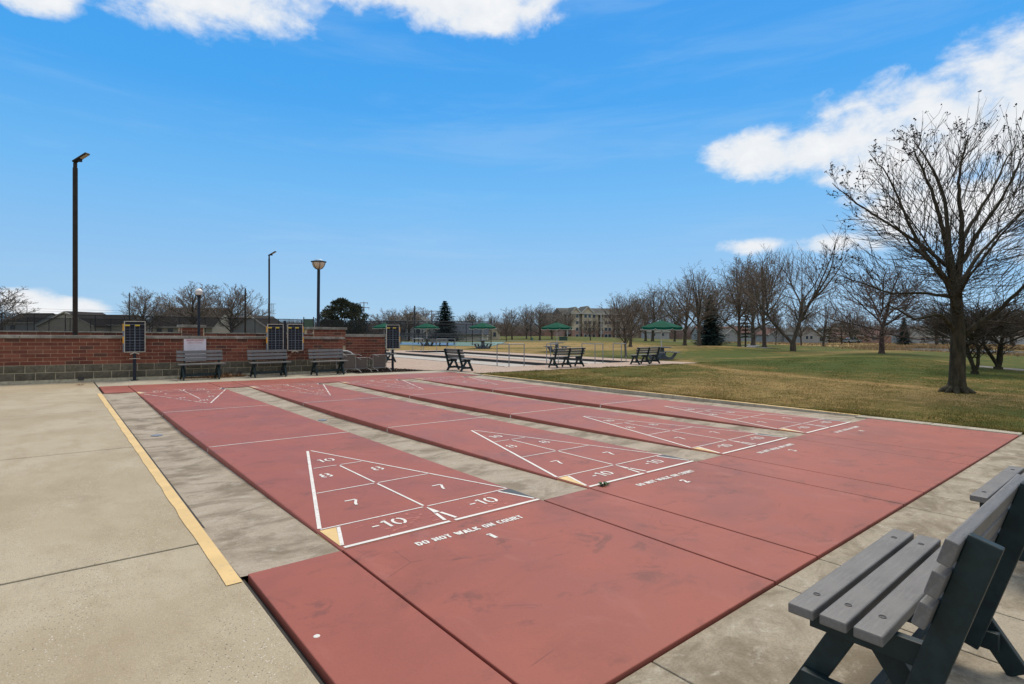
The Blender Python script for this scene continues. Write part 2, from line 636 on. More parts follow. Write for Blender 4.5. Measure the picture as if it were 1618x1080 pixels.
M = dict(
    aggregate=mat_aggregate(),
    gutter=mat_stained('stained gutter concrete', (.375, .32, .25), (.20, .163, .115), (.47, .43, .365), streak=(.9, 1.5, 1)),
    walk=mat_stained('weathered walk concrete', (.34, .295, .22), (.19, .155, .105), (.48, .44, .365), streak=(1.2, 1.6, 1)),
    apron=mat_stained('pale apron concrete', (.42, .38, .30), (.30, .265, .20), (.47, .44, .37)),
    red=mat_red(),
    white=mat_paint('white court paint', (.72, .70, .66), (.33, .11, .085), .57, .68, 34),
    white_worn=mat_paint('worn white court paint', (.70, .67, .63), (.34, .115, .09), .48, .58, 10),
    yellow=mat_paint('yellow edge paint', (.68, .475, .20), (.38, .32, .22), .58, .72, 16),
    black_paint=mat_paint('black corner paint', (.035, .045, .055), (.16, .07, .06), .62, .7, 12),
    scuff=mat_paint('scuffed bright red paint', (.46, .14, .105), (.335, .105, .082), .50, .60, 40),
    filler=simple('joint filler', (.035, .032, .028), .9, .25, 12),
    lawn=mat_lawn(), blade=mat_grassblade(), brick=mat_brick(), block=mat_block(), coping=mat_coping(),
    mortar=simple('buff mortar', (.50, .38, .24), .9, .2, 10, bmp=.002),
    block_mortar=simple('grey mortar', (.42, .37, .26), .9, .2, 10),
    pavers=mat_pavers(),
    lane=simple('pale bocce surface', (.37, .345, .305), .85, .10, 1.5),
    lane_curb=simple('black rubber kerb', (.016, .017, .018), .6, .2, 8),
    bark_big=mat_bark('dark mossy bark', (.022, .019, .012), (.062, .054, .033), 9),
    bark=mat_bark('grey brown bark', (.045, .036, .028), (.11, .092, .072), 7),
    bark_red=mat_bark('reddish brown bark', (.048, .032, .027), (.105, .074, .062), 7),
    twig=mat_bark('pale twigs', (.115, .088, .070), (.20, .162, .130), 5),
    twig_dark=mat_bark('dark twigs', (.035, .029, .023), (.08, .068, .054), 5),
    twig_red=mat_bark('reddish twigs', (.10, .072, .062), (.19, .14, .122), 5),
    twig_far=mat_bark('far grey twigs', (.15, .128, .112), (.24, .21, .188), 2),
    needle=simple('dark spruce needles', (.020, .041, .033), .8, .5, 3, spec=.2),
    needle_far=simple('olive pine needles', (.046, .052, .032), .8, .45, 2, spec=.2),
    plank=mat_plank(),
    bench_dark=simple('dark green recycled plastic', (.010, .023, .026), .5, .25, 14, bmp=.0006, spec=.3),
    bolt=simple('dark steel bolt', (.05, .05, .05), .45, .2, 30, metal=.7),
    navy=simple('dark navy painted steel', (.013, .018, .028), .5, .2, 9, spec=.25),
    pole_brown=simple('dark bronze pole', (.026, .019, .015), .6, .2, 6, spec=.2),
    board=simple('black board face', (.009, .011, .017), .5, .2, 9, spec=.2),
    alu=simple('pale aluminium trim', (.42, .41, .35), .5, .12, 9),
    gridline=simple('pale blue grid lines', (.13, .17, .21), .6, .15, 12),
    yellow_tab=simple('yellow score tab', (.52, .38, .02), .55, .12, 12),
    amber_tab=simple('amber score tab', (.60, .30, .02), .55, .12, 12),
    sign_white=simple('white sign panel', (.62, .58, .62), .5, .06, 4),
    sign_red=simple('faded red lettering', (.42, .10, .07), .6, .2, 30),
    sign_pink=simple('faded pink lettering', (.45, .26, .26), .6, .2, 30),
    sign_grey=simple('faded grey lettering', (.45, .42, .47), .6, .2, 30),
    canvas=simple('green umbrella canvas', (.002, .066, .040), .85, .16, 3, spec=.1),
    white_metal=simple('white painted steel', (.62, .61, .58), .45, .1, 5),
    table_grey=simple('blue grey coated steel', (.085, .105, .125), .5, .2, 6),
    table_top=simple('grey table top', (.18, .175, .17), .6, .15, 6),
    rail=simple('galvanised rail', (.20, .215, .24), .45, .15, 9, metal=.3),
    fence=simple('black coated fence steel', (.010, .011, .013), .5, .2, 4),
    chain_open=mat_mesh_fence('open chain link', .2, (.03, .032, .036)),
    chain=mat_mesh_fence('black chain link', .52, (.03, .032, .036)),
    sling=simple('taupe sling fabric', (.105, .082, .068), .8, .15, 40),
    chair_alu=simple('brushed chair tube', (.33, .31, .29), .4, .1, 12, metal=.5),
    chair_pale=simple('pale grey arm band', (.40, .40, .41), .5, .1, 9),
    globe=simple('white lamp globe', (.74, .74, .72), .25, .04, 4),
    amber_glass=simple('cream lamp glass', (.62, .50, .37), .3, .08, 6),
    clear_dome=simple('pale dome glass', (.34, .52, .70), .45, .05, 6, spec=.2),
    led=simple('lamp lens', (.42, .36, .25), .35, .08, 20),
    mulch=simple('dark bark mulch', (.035, .022, .016), .95, .5, 22, bmp=.03),
    leaf=simple('dead brown leaves', (.20, .105, .045), .85, .4, 14),
    leaf_dark=simple('dark clinging leaves', (.032, .020, .014), .85, .35, 5),
    leaf_pale=simple('pale dead leaves', (.42, .30, .17), .85, .4, 14),
    weed=simple('weed leaves', (.05, .10, .03), .7, .4, 30),
    reed=simple('tan reeds', (.33, .225, .11), .95, .35, .8),
    path=simple('grey path asphalt', (.21, .205, .195), .95, .1, 2, spec=.05),
    court_blue=simple('blue sport court', (.055, .16, .32), .7, .1, 1),
    court_green=simple('green sport court', (.09, .19, .16), .7, .1, 1),
    siding_beige=simple('beige siding', (.52, .49, .41), .8, .06, 1, stretch=(.2, .2, 4)),
    siding_grey=simple('grey siding', (.30, .315, .32), .8, .06, 1),
    siding_white=simple('white siding', (.30, .30, .30), .8, .05, 1),
    siding_tan=simple('tan siding', (.50, .425, .31), .8, .06, 1),
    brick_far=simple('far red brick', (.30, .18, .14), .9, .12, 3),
    roof_dark=simple('dark shingle roof', (.032, .028, .027), .9, .2, 2.5, spec=.12),
    roof_grey=simple('grey shingle roof', (.085, .09, .085), .9, .15, 2.5, spec=.12),
    roof_blue=simple('slate blue roof', (.055, .07, .09), .9, .12, 2.5, spec=.12),
    roof_red=simple('reddish brown roof', (.11, .065, .055), .9, .15, 2.5, spec=.12),
    trim=simple('white trim', (.44, .43, .40), .7, .05, 3),
    pane=simple('dark window glass', (.035, .05, .065), .15, .1, 3),
    porch=simple('dark porch recess', (.05, .045, .042), .8, .15, 3),
    box_green=simple('green utility cabinet', (.035, .075, .055), .6, .1, 3),
    car=simple('silver car paint', (.35, .40, .44), .3, .05, 3, metal=.4),
    tyre=simple('black tyre', (.015, .015, .015), .8, .1, 5),
    chimney=simple('chimney brick', (.20, .09, .06), .9, .15, 4),
    steel_far=simple('weathered lattice steel', (.26, .27, .28), .7, .1, 2),
    wood_pole=simple('dark timber pole', (.04, .035, .03), .8, .2, 3),
)
m, g, b = newmat('pond water')
b.inputs['Base Color'].default_value = (.10, .12, .13, 1)
b.inputs['Roughness'].default_value = .12
bump(g, b, g.noise(g.n('ShaderNodeTexCoord').outputs['Object'], 1.4, 4, .6), .02, .25)
M['water'] = m

# ------------------------------------------------------------------ terrain
GRND = np.random.default_rng(5)

def vnoise(x, y, seed=0):
    """cheap smooth noise from sines"""
    r = np.random.default_rng(seed)
    s = 0
    for k in range(6):
        a, f, p = r.uniform(0, 6.28), r.uniform(.6, 1.6), r.uniform(0, 6.28)
        s = s + np.sin((x * math.cos(a) + y * math.sin(a)) * f + p)
    return s / 6

MOUNDS = [(50, 27, 10, 6, .45), (33, 6.5, 7, 3.5, .42), (44, 10, 10, 5, .34), (66, 14, 14, 6, .2), (75, 55, 25, 14, .5), (120, 120, 40, 30, .8)]

def far_drop(x, y):
    """beyond the park the drain of the paving levels off"""
    r = np.hypot(x - 5, y - 5)
    return np.clip((r - 140) / 300, 0, 1)

def TH(x, y):
    """lawn height"""
    x = np.asarray(x, float); y = np.asarray(y, float)
    h = SX * x + SY * y
    k = far_drop(x, y)
    h = h * (1 - k) + k * np.clip(h, -2.2, .4)
    near = np.clip((np.hypot(x - 8, y - 6) - 14) / 18, 0, 1)
    b = 0
    for (mx, my, rx, ry, a) in MOUNDS:
        b = b + a * np.exp(-((x - mx) / rx) ** 2 - ((y - my) / ry) ** 2)
    b = b + .06 * vnoise(x * .22, y * .22, 3) + .015 * vnoise(x * .9, y * .9, 4)
    return h + near * b

def th(x, y):
    return float(TH(x, y))

def seg_dist(x, y, pts):
    d = np.full(np.shape(x), 1e9)
    for (ax, ay), (bx, by) in zip(pts[:-1], pts[1:]):
        vx, vy = bx - ax, by - ay
        t = np.clip(((x - ax) * vx + (y - ay) * vy) / (vx * vx + vy * vy), 0, 1)
        d = np.minimum(d, np.hypot(x - ax - t * vx, y - ay - t * vy))
    return d

TRACK = [(17.6, -1.5), (18.3, 1.2), (19.3, 4.0), (20.6, 8.0), (23.6, 12.2), (27, 15)]

def dryness_and_shade(x, y):
    """how straw-coloured the grass is, with mound shade painted in"""
    x = np.asarray(x, float); y = np.asarray(y, float)
    d = .50 + .10 * vnoise(x * .5, y * .5, 8)
    rr = x * cyw - y * syw                                    # across the view
    inner = np.clip(1 - np.hypot((x - 12.5) / 6, (y - 5) / 9), 0, 1)
    d = d + .18 * np.sqrt(inner)
    beyond = np.clip(((x - 20) * .94 + (8 - y) * .33) / 2.5, 0, 1)
    d = d * (1 - beyond) + beyond * (.27 + .16 * vnoise(x * .28, y * .28, 9))
    for (ux, uy, ua, ub, k_) in ((48, 25, 11, 5, -.35), (37, 18, 9, 4, -.3), (22, 5, 3, 4, .12), (14, 4, 2.5, 3, .16), (12, -2, 2, 3, -.2), (15, 9, 3, 2, -.15), (30, 11, 6, 2.0, -.2), (27, 4, 4, 2.5, -.18), (33, 15.5, 7, 1.2, .25), (42, 12.5, 9, 1.1, .3), (47, 15.5, 12, 2.0, .28), (24, 1, 3, 1.5, .15)):  # greener dark patches on the mounds paint slope shading into the grass colour
        d = d + k_ * np.exp(-(((x - ux) * .96 - (y - uy) * .28) / ua) ** 2 - (((x - ux) * .28 + (y - uy) * .96) / ub) ** 2)
    trk = seg_dist(x, y, TRACK)
    d = d + .55 * np.exp(-(trk / .45) ** 2) + .12 * np.exp(-(trk / 2.2) ** 2)
    field = np.exp(-((x - 40) / 22) ** 4 - ((y - 42) / 26) ** 4) * np.clip((y - 21) / 4, 0, 1)
    d = d * (1 - field) + field * (.92 + .12 * vnoise(x * .3, y * .3, 10))
    d = d - .5 * np.exp(-((x - 33.5) / 5.5) ** 2 - ((y - 27) / 3.5) ** 2) - .45 * np.exp(-((x - 33) / 5) ** 2 - ((y - 37) / 2.2) ** 2)
    tan_ = np.clip((x - 92) / 10, 0, 1) * np.clip((y + 12) / 6, 0, 1) * np.clip((62 - y) / 12, 0, 1)
    d = d * (1 - tan_) + tan_ * (1.0 + .2 * vnoise(x * .2, y * .2, 14))
    pale = np.exp(-((x - 60) / 16) ** 4 - ((y - 15) / 3.0) ** 4)
    d = d * (1 - pale) + pale * .62
    return d

def axis(*parts):
    out = []
    for a, b, s in parts:
        n = max(1, int(round((b - a) / s)))
        out += list(np.linspace(a, b, n, endpoint=False))
    out.append(parts[-1][1])
    return np.array(out)

E_ = .004
XS = axis((-700, -150, 60), (-150, -40, 12), (-40, 8.6, 3), (8.6, 8.6 + E_, 1), (8.6 + E_, 10.16, .4), (10.16, 10.16 + E_, 1), (10.16 + E_, 25.6, .3), (25.6, 25.6 + E_, 1), (25.6 + E_, 45, .45), (45, 110, 1.3), (110, 230, 6), (230, 900, 50))
YS = axis((-700, -120, 60), (-120, -20, 8), (-20, -7.5, 1), (-7.5, -7.5 + E_, 1), (-7.5 + E_, 12.62, .3), (12.62, 12.62 + E_, 1), (12.62 + E_, 17.4, .3), (17.4, 17.4 + E_, 1), (17.4 + E_, 36.4, .5), (36.4, 36.4 + E_, 1), (36.4 + E_, 70, .8), (70, 140, 3), (140, 260, 10), (260, 1000, 60))
gx, gy = np.meshgrid(XS, YS)
gz = TH(gx, gy)
t_ = 1e-6
pit = ((gx < 10.16 + t_) & (gy > -7.5 + E_ - t_) & (gy < 17.4 + t_) & (gx > -40)) | ((gx > 8.6 + E_ - t_) & (gx < 25.6 + t_) & (gy > 12.62 + E_ - t_) & (gy < 36.4 + t_))
gz = np.where(pit, gz - .5, gz)
# pond basin
PC, PL, PW_, PZ = (83.7, 12.7), 11.5, 6.0, -.97
pa = math.radians(35)
pu = ((gx - PC[0]) * math.cos(pa) + (gy - PC[1]) * math.sin(pa)) / PL
pv = (-(gx - PC[0]) * math.sin(pa) + (gy - PC[1]) * math.cos(pa)) / PW_
pk = np.clip((2.0 - np.hypot(pu, pv)) / .9, 0, 1)
pk = pk * pk * (3 - 2 * pk)
gz = gz * (1 - pk) + pk * np.minimum(gz, PZ - .12)
ny, nx = gx.shape
idx = np.arange(nx * ny).reshape(ny, nx)
F = np.stack([idx[:-1, :-1], idx[:-1, 1:], idx[1:, 1:], idx[1:, :-1]], -1).reshape(-1, 4)
lawn_me = fast_mesh('lawn', np.stack([gx, gy, gz], -1).reshape(-1, 3), F, M['lawn'], 4, True)
att = lawn_me.attributes.new('dry_and_shade', 'FLOAT', 'POINT')
att.data.foreach_set('value', dryness_and_shade(gx, gy).astype(np.float32).ravel())
tag(obj('lawn', lawn_me), kind='structure')

def ribbon(name, pts, width, mat, lift=.012, zf=None):
    pts = [Vector((p[0], p[1])) for p in pts]
    # densify
    q = []
    for a, b2 in zip(pts[:-1], pts[1:]):
        n = max(2, int((b2 - a).length / 1.0))
        q += [a.lerp(b2, i / n) for i in range(n)]
    q.append(pts[-1])
    mb = MB()
    for i, p in enumerate(q):
        d = (q[min(i + 1, len(q) - 1)] - q[max(i - 1, 0)]).normalized()
        s = Vector((-d.y, d.x)) * width / 2
        for e in (-1, -.33, .33, 1):
            x, y = p + s * e
            mb.v.append((x, y, th(x, y) + lift - (.05 if abs(e) == 1 else 0)))
    for i in range(len(q) - 1):
        for j in range(3):
            a = i * 4 + j
            mb.f.append((a, a + 1, a + 5, a + 4))
    return tag(mb.build(name, mat, smooth=True), kind='structure')

ribbon('path', [(31, -9), (33.2, -3), (34.1, 1.0), (34.7, 2.7)], 1.0, M['path'], .05)
ribbon('footpath', [(85, 40), (79, 36.5), (71, 33.5), (66, 30.2), (60.5, 27.3), (55, 22.6)], 1.7, M['path'], .06)
ribbon('field_road', [(40, 92), (70, 74), (95, 62), (118, 52)], 2.6, M['path'], .08)

# pond water and its reed bank
mb = MB()
pv_ = []
for k in range(40):
    a = 2 * math.pi * k / 40
    u, v2 = PL * 1.15 * math.cos(a), PW_ * 1.15 * math.sin(a)
    pv_.append((PC[0] + u * math.cos(pa) - v2 * math.sin(pa), PC[1] + u * math.sin(pa) + v2 * math.cos(pa), PZ))
mb.add(pv_, [tuple(range(40))])
tag(mb.build('pond_water', M['water']), kind='structure')

def tufts(name, n, fn, mat, h, wd, seed, kind='stuff', attr=None):
    r = np.random.default_rng(seed)
    P = fn(r, n)
    n = len(P)
    z = TH(P[:, 0], P[:, 1]) if P.shape[1] == 2 else P[:, 2]
    a = r.uniform(0, 2 * np.pi, n)
    hh = h * r.uniform(.5, 1.3, n)
    if attr is not None:
        hh = hh * (1 + .8 * np.clip(vnoise(P[:, 0] * 3.1, P[:, 1] * 3.1, 77) + .5 * vnoise(P[:, 0] * 9, P[:, 1] * 9, 78), -.6, 1))
    ww = wd * r.uniform(.6, 1.3, n)
    lean = r.normal(0, .35, (n, 2)) * hh[:, None]
    V = np.zeros((n, 3, 3))
    V[:, 0, 0] = P[:, 0] - np.cos(a) * ww; V[:, 0, 1] = P[:, 1] - np.sin(a) * ww; V[:, 0, 2] = z - .01
    V[:, 1, 0] = P[:, 0] + np.cos(a) * ww; V[:, 1, 1] = P[:, 1] + np.sin(a) * ww; V[:, 1, 2] = z - .01
    V[:, 2, 0] = P[:, 0] + lean[:, 0]; V[:, 2, 1] = P[:, 1] + lean[:, 1]; V[:, 2, 2] = z + hh
    me = fast_mesh(name, V.reshape(-1, 3), np.arange(3 * n).reshape(-1, 3), mat, 3)
    if attr is not None:
        val = np.repeat(attr(P[:, 0], P[:, 1]) + r.normal(0, .22, n), 3).astype(np.float32)
        at_ = me.attributes.new('dry_and_shade', 'FLOAT', 'POINT')
        at_.data.foreach_set('value', val)
    return tag(obj(name, me), kind=kind)

def reed_pts(r, n):
    a = r.uniform(0, 6.283, n)
    f = 1.16 + r.exponential(.28, n)
    f = np.where((np.sin(a) < -.2) & (np.cos(a) < .55), f + .45, f)
    u, v2 = PL * f * np.cos(a), PW_ * f * np.sin(a)
    return np.stack([PC[0] + u * math.cos(pa) - v2 * math.sin(pa), PC[1] + u * math.sin(pa) + v2 * math.cos(pa), np.full(n, PZ - .02) + .12 * np.clip(f - 1.3, 0, 3)], 1)
tufts('pond_reeds', 12000, reed_pts, M['reed'], .42, .06, 21)

def field_reeds(r, n):
    P = np.stack([r.uniform(100, 190, n), r.uniform(-10, 62, n)], 1)
    k = vnoise(P[:, 0] * .12, P[:, 1] * .12, 31) + r.normal(0, .15, n)
    return P[k > .0]
tufts('dead_field_grass', 9000, field_reeds, M['reed'], .22, .2, 22)

# ------------------------------------------------------------------ paving
def structure(name):
    return tag(empty(name), kind='structure')

CW, PITCH, LEN = 1.829, 2.4351, 11.887
court_x = [i * PITCH for i in range(4)]

slabs = structure('concrete_terrace')
ys = [-7.4, -3.3, .72, 4.72, 8.72, 12.62, 15.55]
xs = [-34, -30, -26, -22, -18, -14, -10, -6.4, -.625]
for i in range(len(ys) - 1):
    for j in range(len(xs) - 1):
        MB().box(xs[j] + .008, xs[j + 1] - .008 * (j < len(xs) - 2), ys[i] + .012, ys[i + 1] - .012, -.16, -.006).build('slab', M['aggregate'], slabs, slope=True, bevel=.006)
tag(MB().box(-34, -.6, -7.4, 15.55, -.18, -.03).build('joint_filler', M['filler'], slope=True), kind='structure')

apron = structure('court_apron')
px_ = [-.59, 0, 1.829, 2.435, 4.264, 4.87, 6.70, 7.305, 9.88]
for (y0, y1) in ((-2.03, -.003), (LEN + .003, 13.72)):
    for a, b2 in zip(px_[:-1], px_[1:]):
        MB().box(a + .008, b2 - .008, y0, y1, -.2, 0).build('panel', M['red'], apron, slope=True, bevel=.006)
tag(MB().box(-.62, 9.87, -2.02, -.01, -.22, -.05).build('apron_joint_filler', M['filler'], slope=True), kind='structure')
tag(MB().box(-.62, 9.87, LEN + .01, 13.71, -.22, -.05).build('rear_joint_filler', M['filler'], slope=True), kind='structure')

# gutters between the raised courts, dipping to a drain halfway
gx_ = [(-.622, -.004), (CW + .004, PITCH - .004), (PITCH + CW + .004, 2 * PITCH - .004), (2 * PITCH + CW + .004, 3 * PITCH - .004), (3 * PITCH + CW + .004, 10.03)]
gut = structure('drain_gutter')
def gut_z(y):
    t = min(1, max(0, y / LEN))
    return -.010 - .075 * (1 - abs(2 * t - 1)) ** .8
for (a, b2) in gx_:
    for (y0, y1) in ((0, LEN / 2 - .003), (LEN / 2 + .003, LEN)):
        mb = MB()
        n = 14
        for i in range(n + 1):
            y = y0 + (y1 - y0) * i / n
            for j in range(5):
                x = a + (b2 - a) * j / 4
                mb.v.append((x, y, gut_z(y) - .012 * (1 - abs(j / 2 - 1))))
        for i in range(n):
            for j in range(4):
                q = i * 5 + j
                mb.f.append((q, q + 1, q + 6, q + 5))
        mb.build('gutter_slab', M['gutter'], gut, slope=True, smooth=True)
for (a, b2) in gx_[:4]:
    c = (a + b2) / 2
    d = MB().lathe([(.075, 0), (.075, .012), (.05, .014)], 14, (c, LEN / 2, gut_z(LEN / 2) - .012)).build('drain_cover', M['rail'], gut, slope=True)

# front walk and the pale strip along the back and right side
walk = structure('front_walk')
wx = [-.60, 0.6, 1.829, 2.435, 4.264, 4.87, 6.70, 7.92, 9.14, 10.36, 11.6, 12.8, 14, 15.2]
for a, b2 in zip(wx[:-1], wx[1:]):
    MB().box(a + .004, b2 - .004, -3.62, -2.04, -.17, -.0155).build('slab', M['walk'], walk, slope=True, bevel=.006)
    MB().box(a + .004, b2 - .004, -7.4, -3.63, -.17, -.0165).build('slab', M['walk'], walk, slope=True, bevel=.006)
tag(MB().box(-.61, 15.2, -7.4, -2.05, -.2, -.05).build('walk_joint_filler', M['filler'], slope=True), kind='structure')
back = structure('rear_walk')
bx_ = [-.60, 1.2, 3.05, 4.87, 6.7, 8.5, 10.35]
for a, b2 in zip(bx_[:-1], bx_[1:]):
    y1 = 15.56 if b2 < 6.8 else 14.75
    MB().box(a + .003, b2 - .003, 13.735, y1, -.16, -.008).build('slab', M['apron'], back, slope=True, bevel=.006)
side = structure('side_kerb')
yy = [-2.04, -.9, .22, 2.2, 4.2, 6.2, 8.2, 10.2, 12.0, 13.73]
for a, b2 in zip(yy[:-1], yy[1:]):
    x0 = 9.89 if b2 < .3 else (10.035 if b2 < 12.1 else 9.89)
    MB().box(x0, 10.165, a + .003, b2 - .003, -.2, .012).build('kerb_stone', M['apron'], side, slope=True, bevel=.01)
mb = MB()
for i in range(60):
    y0, y1 = .2 + 11.8 * i / 60, .2 + 11.8 * (i + 1) / 60
    mb.quad((10.045, y0, .0165), (10.155, y0, .0165), (10.155, y1, .0165), (10.045, y1, .0165))
mb.build('yellow_stripe', M['yellow'], side, slope=True)
# yellow stripe along the terrace edge, brushed by hand
mb = MB()
rs = random.Random(3)
n = 48
for i in range(n + 1):
    y = -.09 + 12.0 * i / n
    wob = rs.uniform(-.006, .006)
    mb.v += [(-.715 + wob, y, -.0015), (-.633, y, -.0015)]
for i in range(n):
    mb.f.append((2 * i, 2 * i + 1, 2 * i + 3, 2 * i + 2))
mb.build('yellow_stripe', M['yellow'], slabs, slope=True)

# ------------------------------------------------------------------ stencil lettering
def arc(cx, cy, rx, ry, a0, a1, n=9):
    return [(cx + rx * math.cos(math.radians(a0 + (a1 - a0) * i / n)), cy + ry * math.sin(math.radians(a0 + (a1 - a0) * i / n))) for i in range(n + 1)]

GL = {
    '0': (.62, [arc(.31, .5, .25, .44, 102, 258), arc(.31, .5, .25, .44, -78, 78)]),
    '1': (.30, [[(.20, 0), (.20, 1)], [(.02, .80), (.20, .95)]]),
    '7': (.60, [[(.02, .94), (.56, .94)], [(.54, .84), (.42, .55), (.30, .28), (.26, .0)]]),
    '8': (.60, [arc(.3, .72, .22, .21, 108, 252), arc(.3, .72, .22, .21, -72, 72), arc(.3, .27, .26, .24, 108, 252), arc(.3, .27, .26, .24, -72, 72)]),
    '-': (.42, [[(.04, .5), (.36, .5)]]),
    '2': (.56, [arc(.27, .74, .22, .20, 170, -30), [(.44, .6), (.10, .14)], [(.03, .07), (.54, .07)]]),
    '3': (.56, [arc(.26, .74, .22, .20, 160, -70), arc(.26, .28, .25, .23, 75, -160)]),
    '4': (.60, [[(.42, 0), (.42, 1)], [(.36, .95), (.06, .36)], [(.02, .28), (.58, .28)]]),
    'D': (.62, [[(.09, .0), (.09, 1)], arc(.22, .5, .32, .44, 82, -82)]),
    'O': (.66, [arc(.33, .5, .25, .43, 104, 256), arc(.33, .5, .25, .43, -76, 76)]),
    'N': (.70, [[(.09, 0), (.09, 1)], [(.16, .92), (.54, .08)], [(.61, 0), (.61, 1)]]),
    'T': (.60, [[(.0, .92), (.25, .92)], [(.35, .92), (.60, .92)], [(.30, .0), (.30, .96)]]),
    'W': (.92, [[(.06, 1), (.24, .04)], [(.30, .06), (.44, .9)], [(.48, .9), (.62, .06)], [(.68, .04), (.86, 1)]]),
    'A': (.68, [[(.06, 0), (.30, .96)], [(.38, .96), (.62, 0)], [(.22, .3), (.46, .3)]]),
    'L': (.52, [[(.09, 0), (.09, 1)], [(.18, .08), (.50, .08)]]),
    'K': (.64, [[(.09, 0), (.09, 1)], [(.19, .5), (.56, .98)], [(.24, .52), (.60, .02)]]),
    'C': (.60, [arc(.33, .5, .25, .43, 104, 256), arc(.33, .5, .25, .43, 40, 78, 3), arc(.33, .5, .25, .43, -78, -40, 3)]),
    'U': (.66, [[(.10, 1), (.10, .36)] + arc(.33, .36, .23, .30, 180, 255, 4), arc(.33, .36, .23, .30, 285, 360, 4) + [(.56, 1)]]),
    'R': (.64, [[(.09, 0), (.09, 1)], arc(.24, .74, .28, .2, 84, -84), [(.30, .46), (.58, 0)]]),
    ' ': (.34, []),
}

def stroke(mb, pts, wd, fn):
    P = [Vector(p) for p in pts]
    n = len(P)
    L, Rr = [], []
    for i in range(n):
        d0 = (P[i] - P[i - 1]).normalized() if i > 0 else None
        d1 = (P[i + 1] - P[i]).normalized() if i < n - 1 else None
        d = (d0 + d1).normalized() if d0 and d1 else (d0 or d1)
        s = Vector((-d.y, d.x)) * wd / 2
        L.append(P[i] + s)
        Rr.append(P[i] - s)
    o = len(mb.v)
    for a, c in zip(L, Rr):
        mb.v += [fn(a.x, a.y), fn(c.x, c.y)]
    for i in range(n - 1):
        q = o + 2 * i
        mb.f.append((q, q + 1, q + 3, q + 2))

def write(text, cx, cy, hgt, sw, rot180=False, z=.003, adv=.12, squeeze=1.0):
    """stencilled text centred on (cx, cy) on the slope, read from the camera end (or from the far end)"""
    tot = sum(GL[c][0] + adv for c in text) - adv
    mb = MB()
    x = -tot / 2
    for c in text:
        wch, st = GL[c]
        for s in st:
            def fn(u, v, x=x):
                X, Y = (x + u) * hgt * squeeze, (v - .5) * hgt
                if rot180:
                    X, Y = -X, -Y
                return (cx + X, cy + Y, z)
            stroke(mb, s, sw / hgt, fn)
        x += wch + adv
    return mb

def line(mb, p, q, wd, z=.003):
    p, q = Vector(p), Vector(q)
    d = (q - p).normalized()
    s = Vector((-d.y, d.x)) * wd / 2
    n = max(1, int((q - p).length / .6))
    for i in range(n):
        a, b2 = p.lerp(q, i / n), p.lerp(q, (i + 1) / n)
        mb.quad((*(a - s), z), (*(b2 - s), z), (*(b2 + s), z), (*(a + s), z))

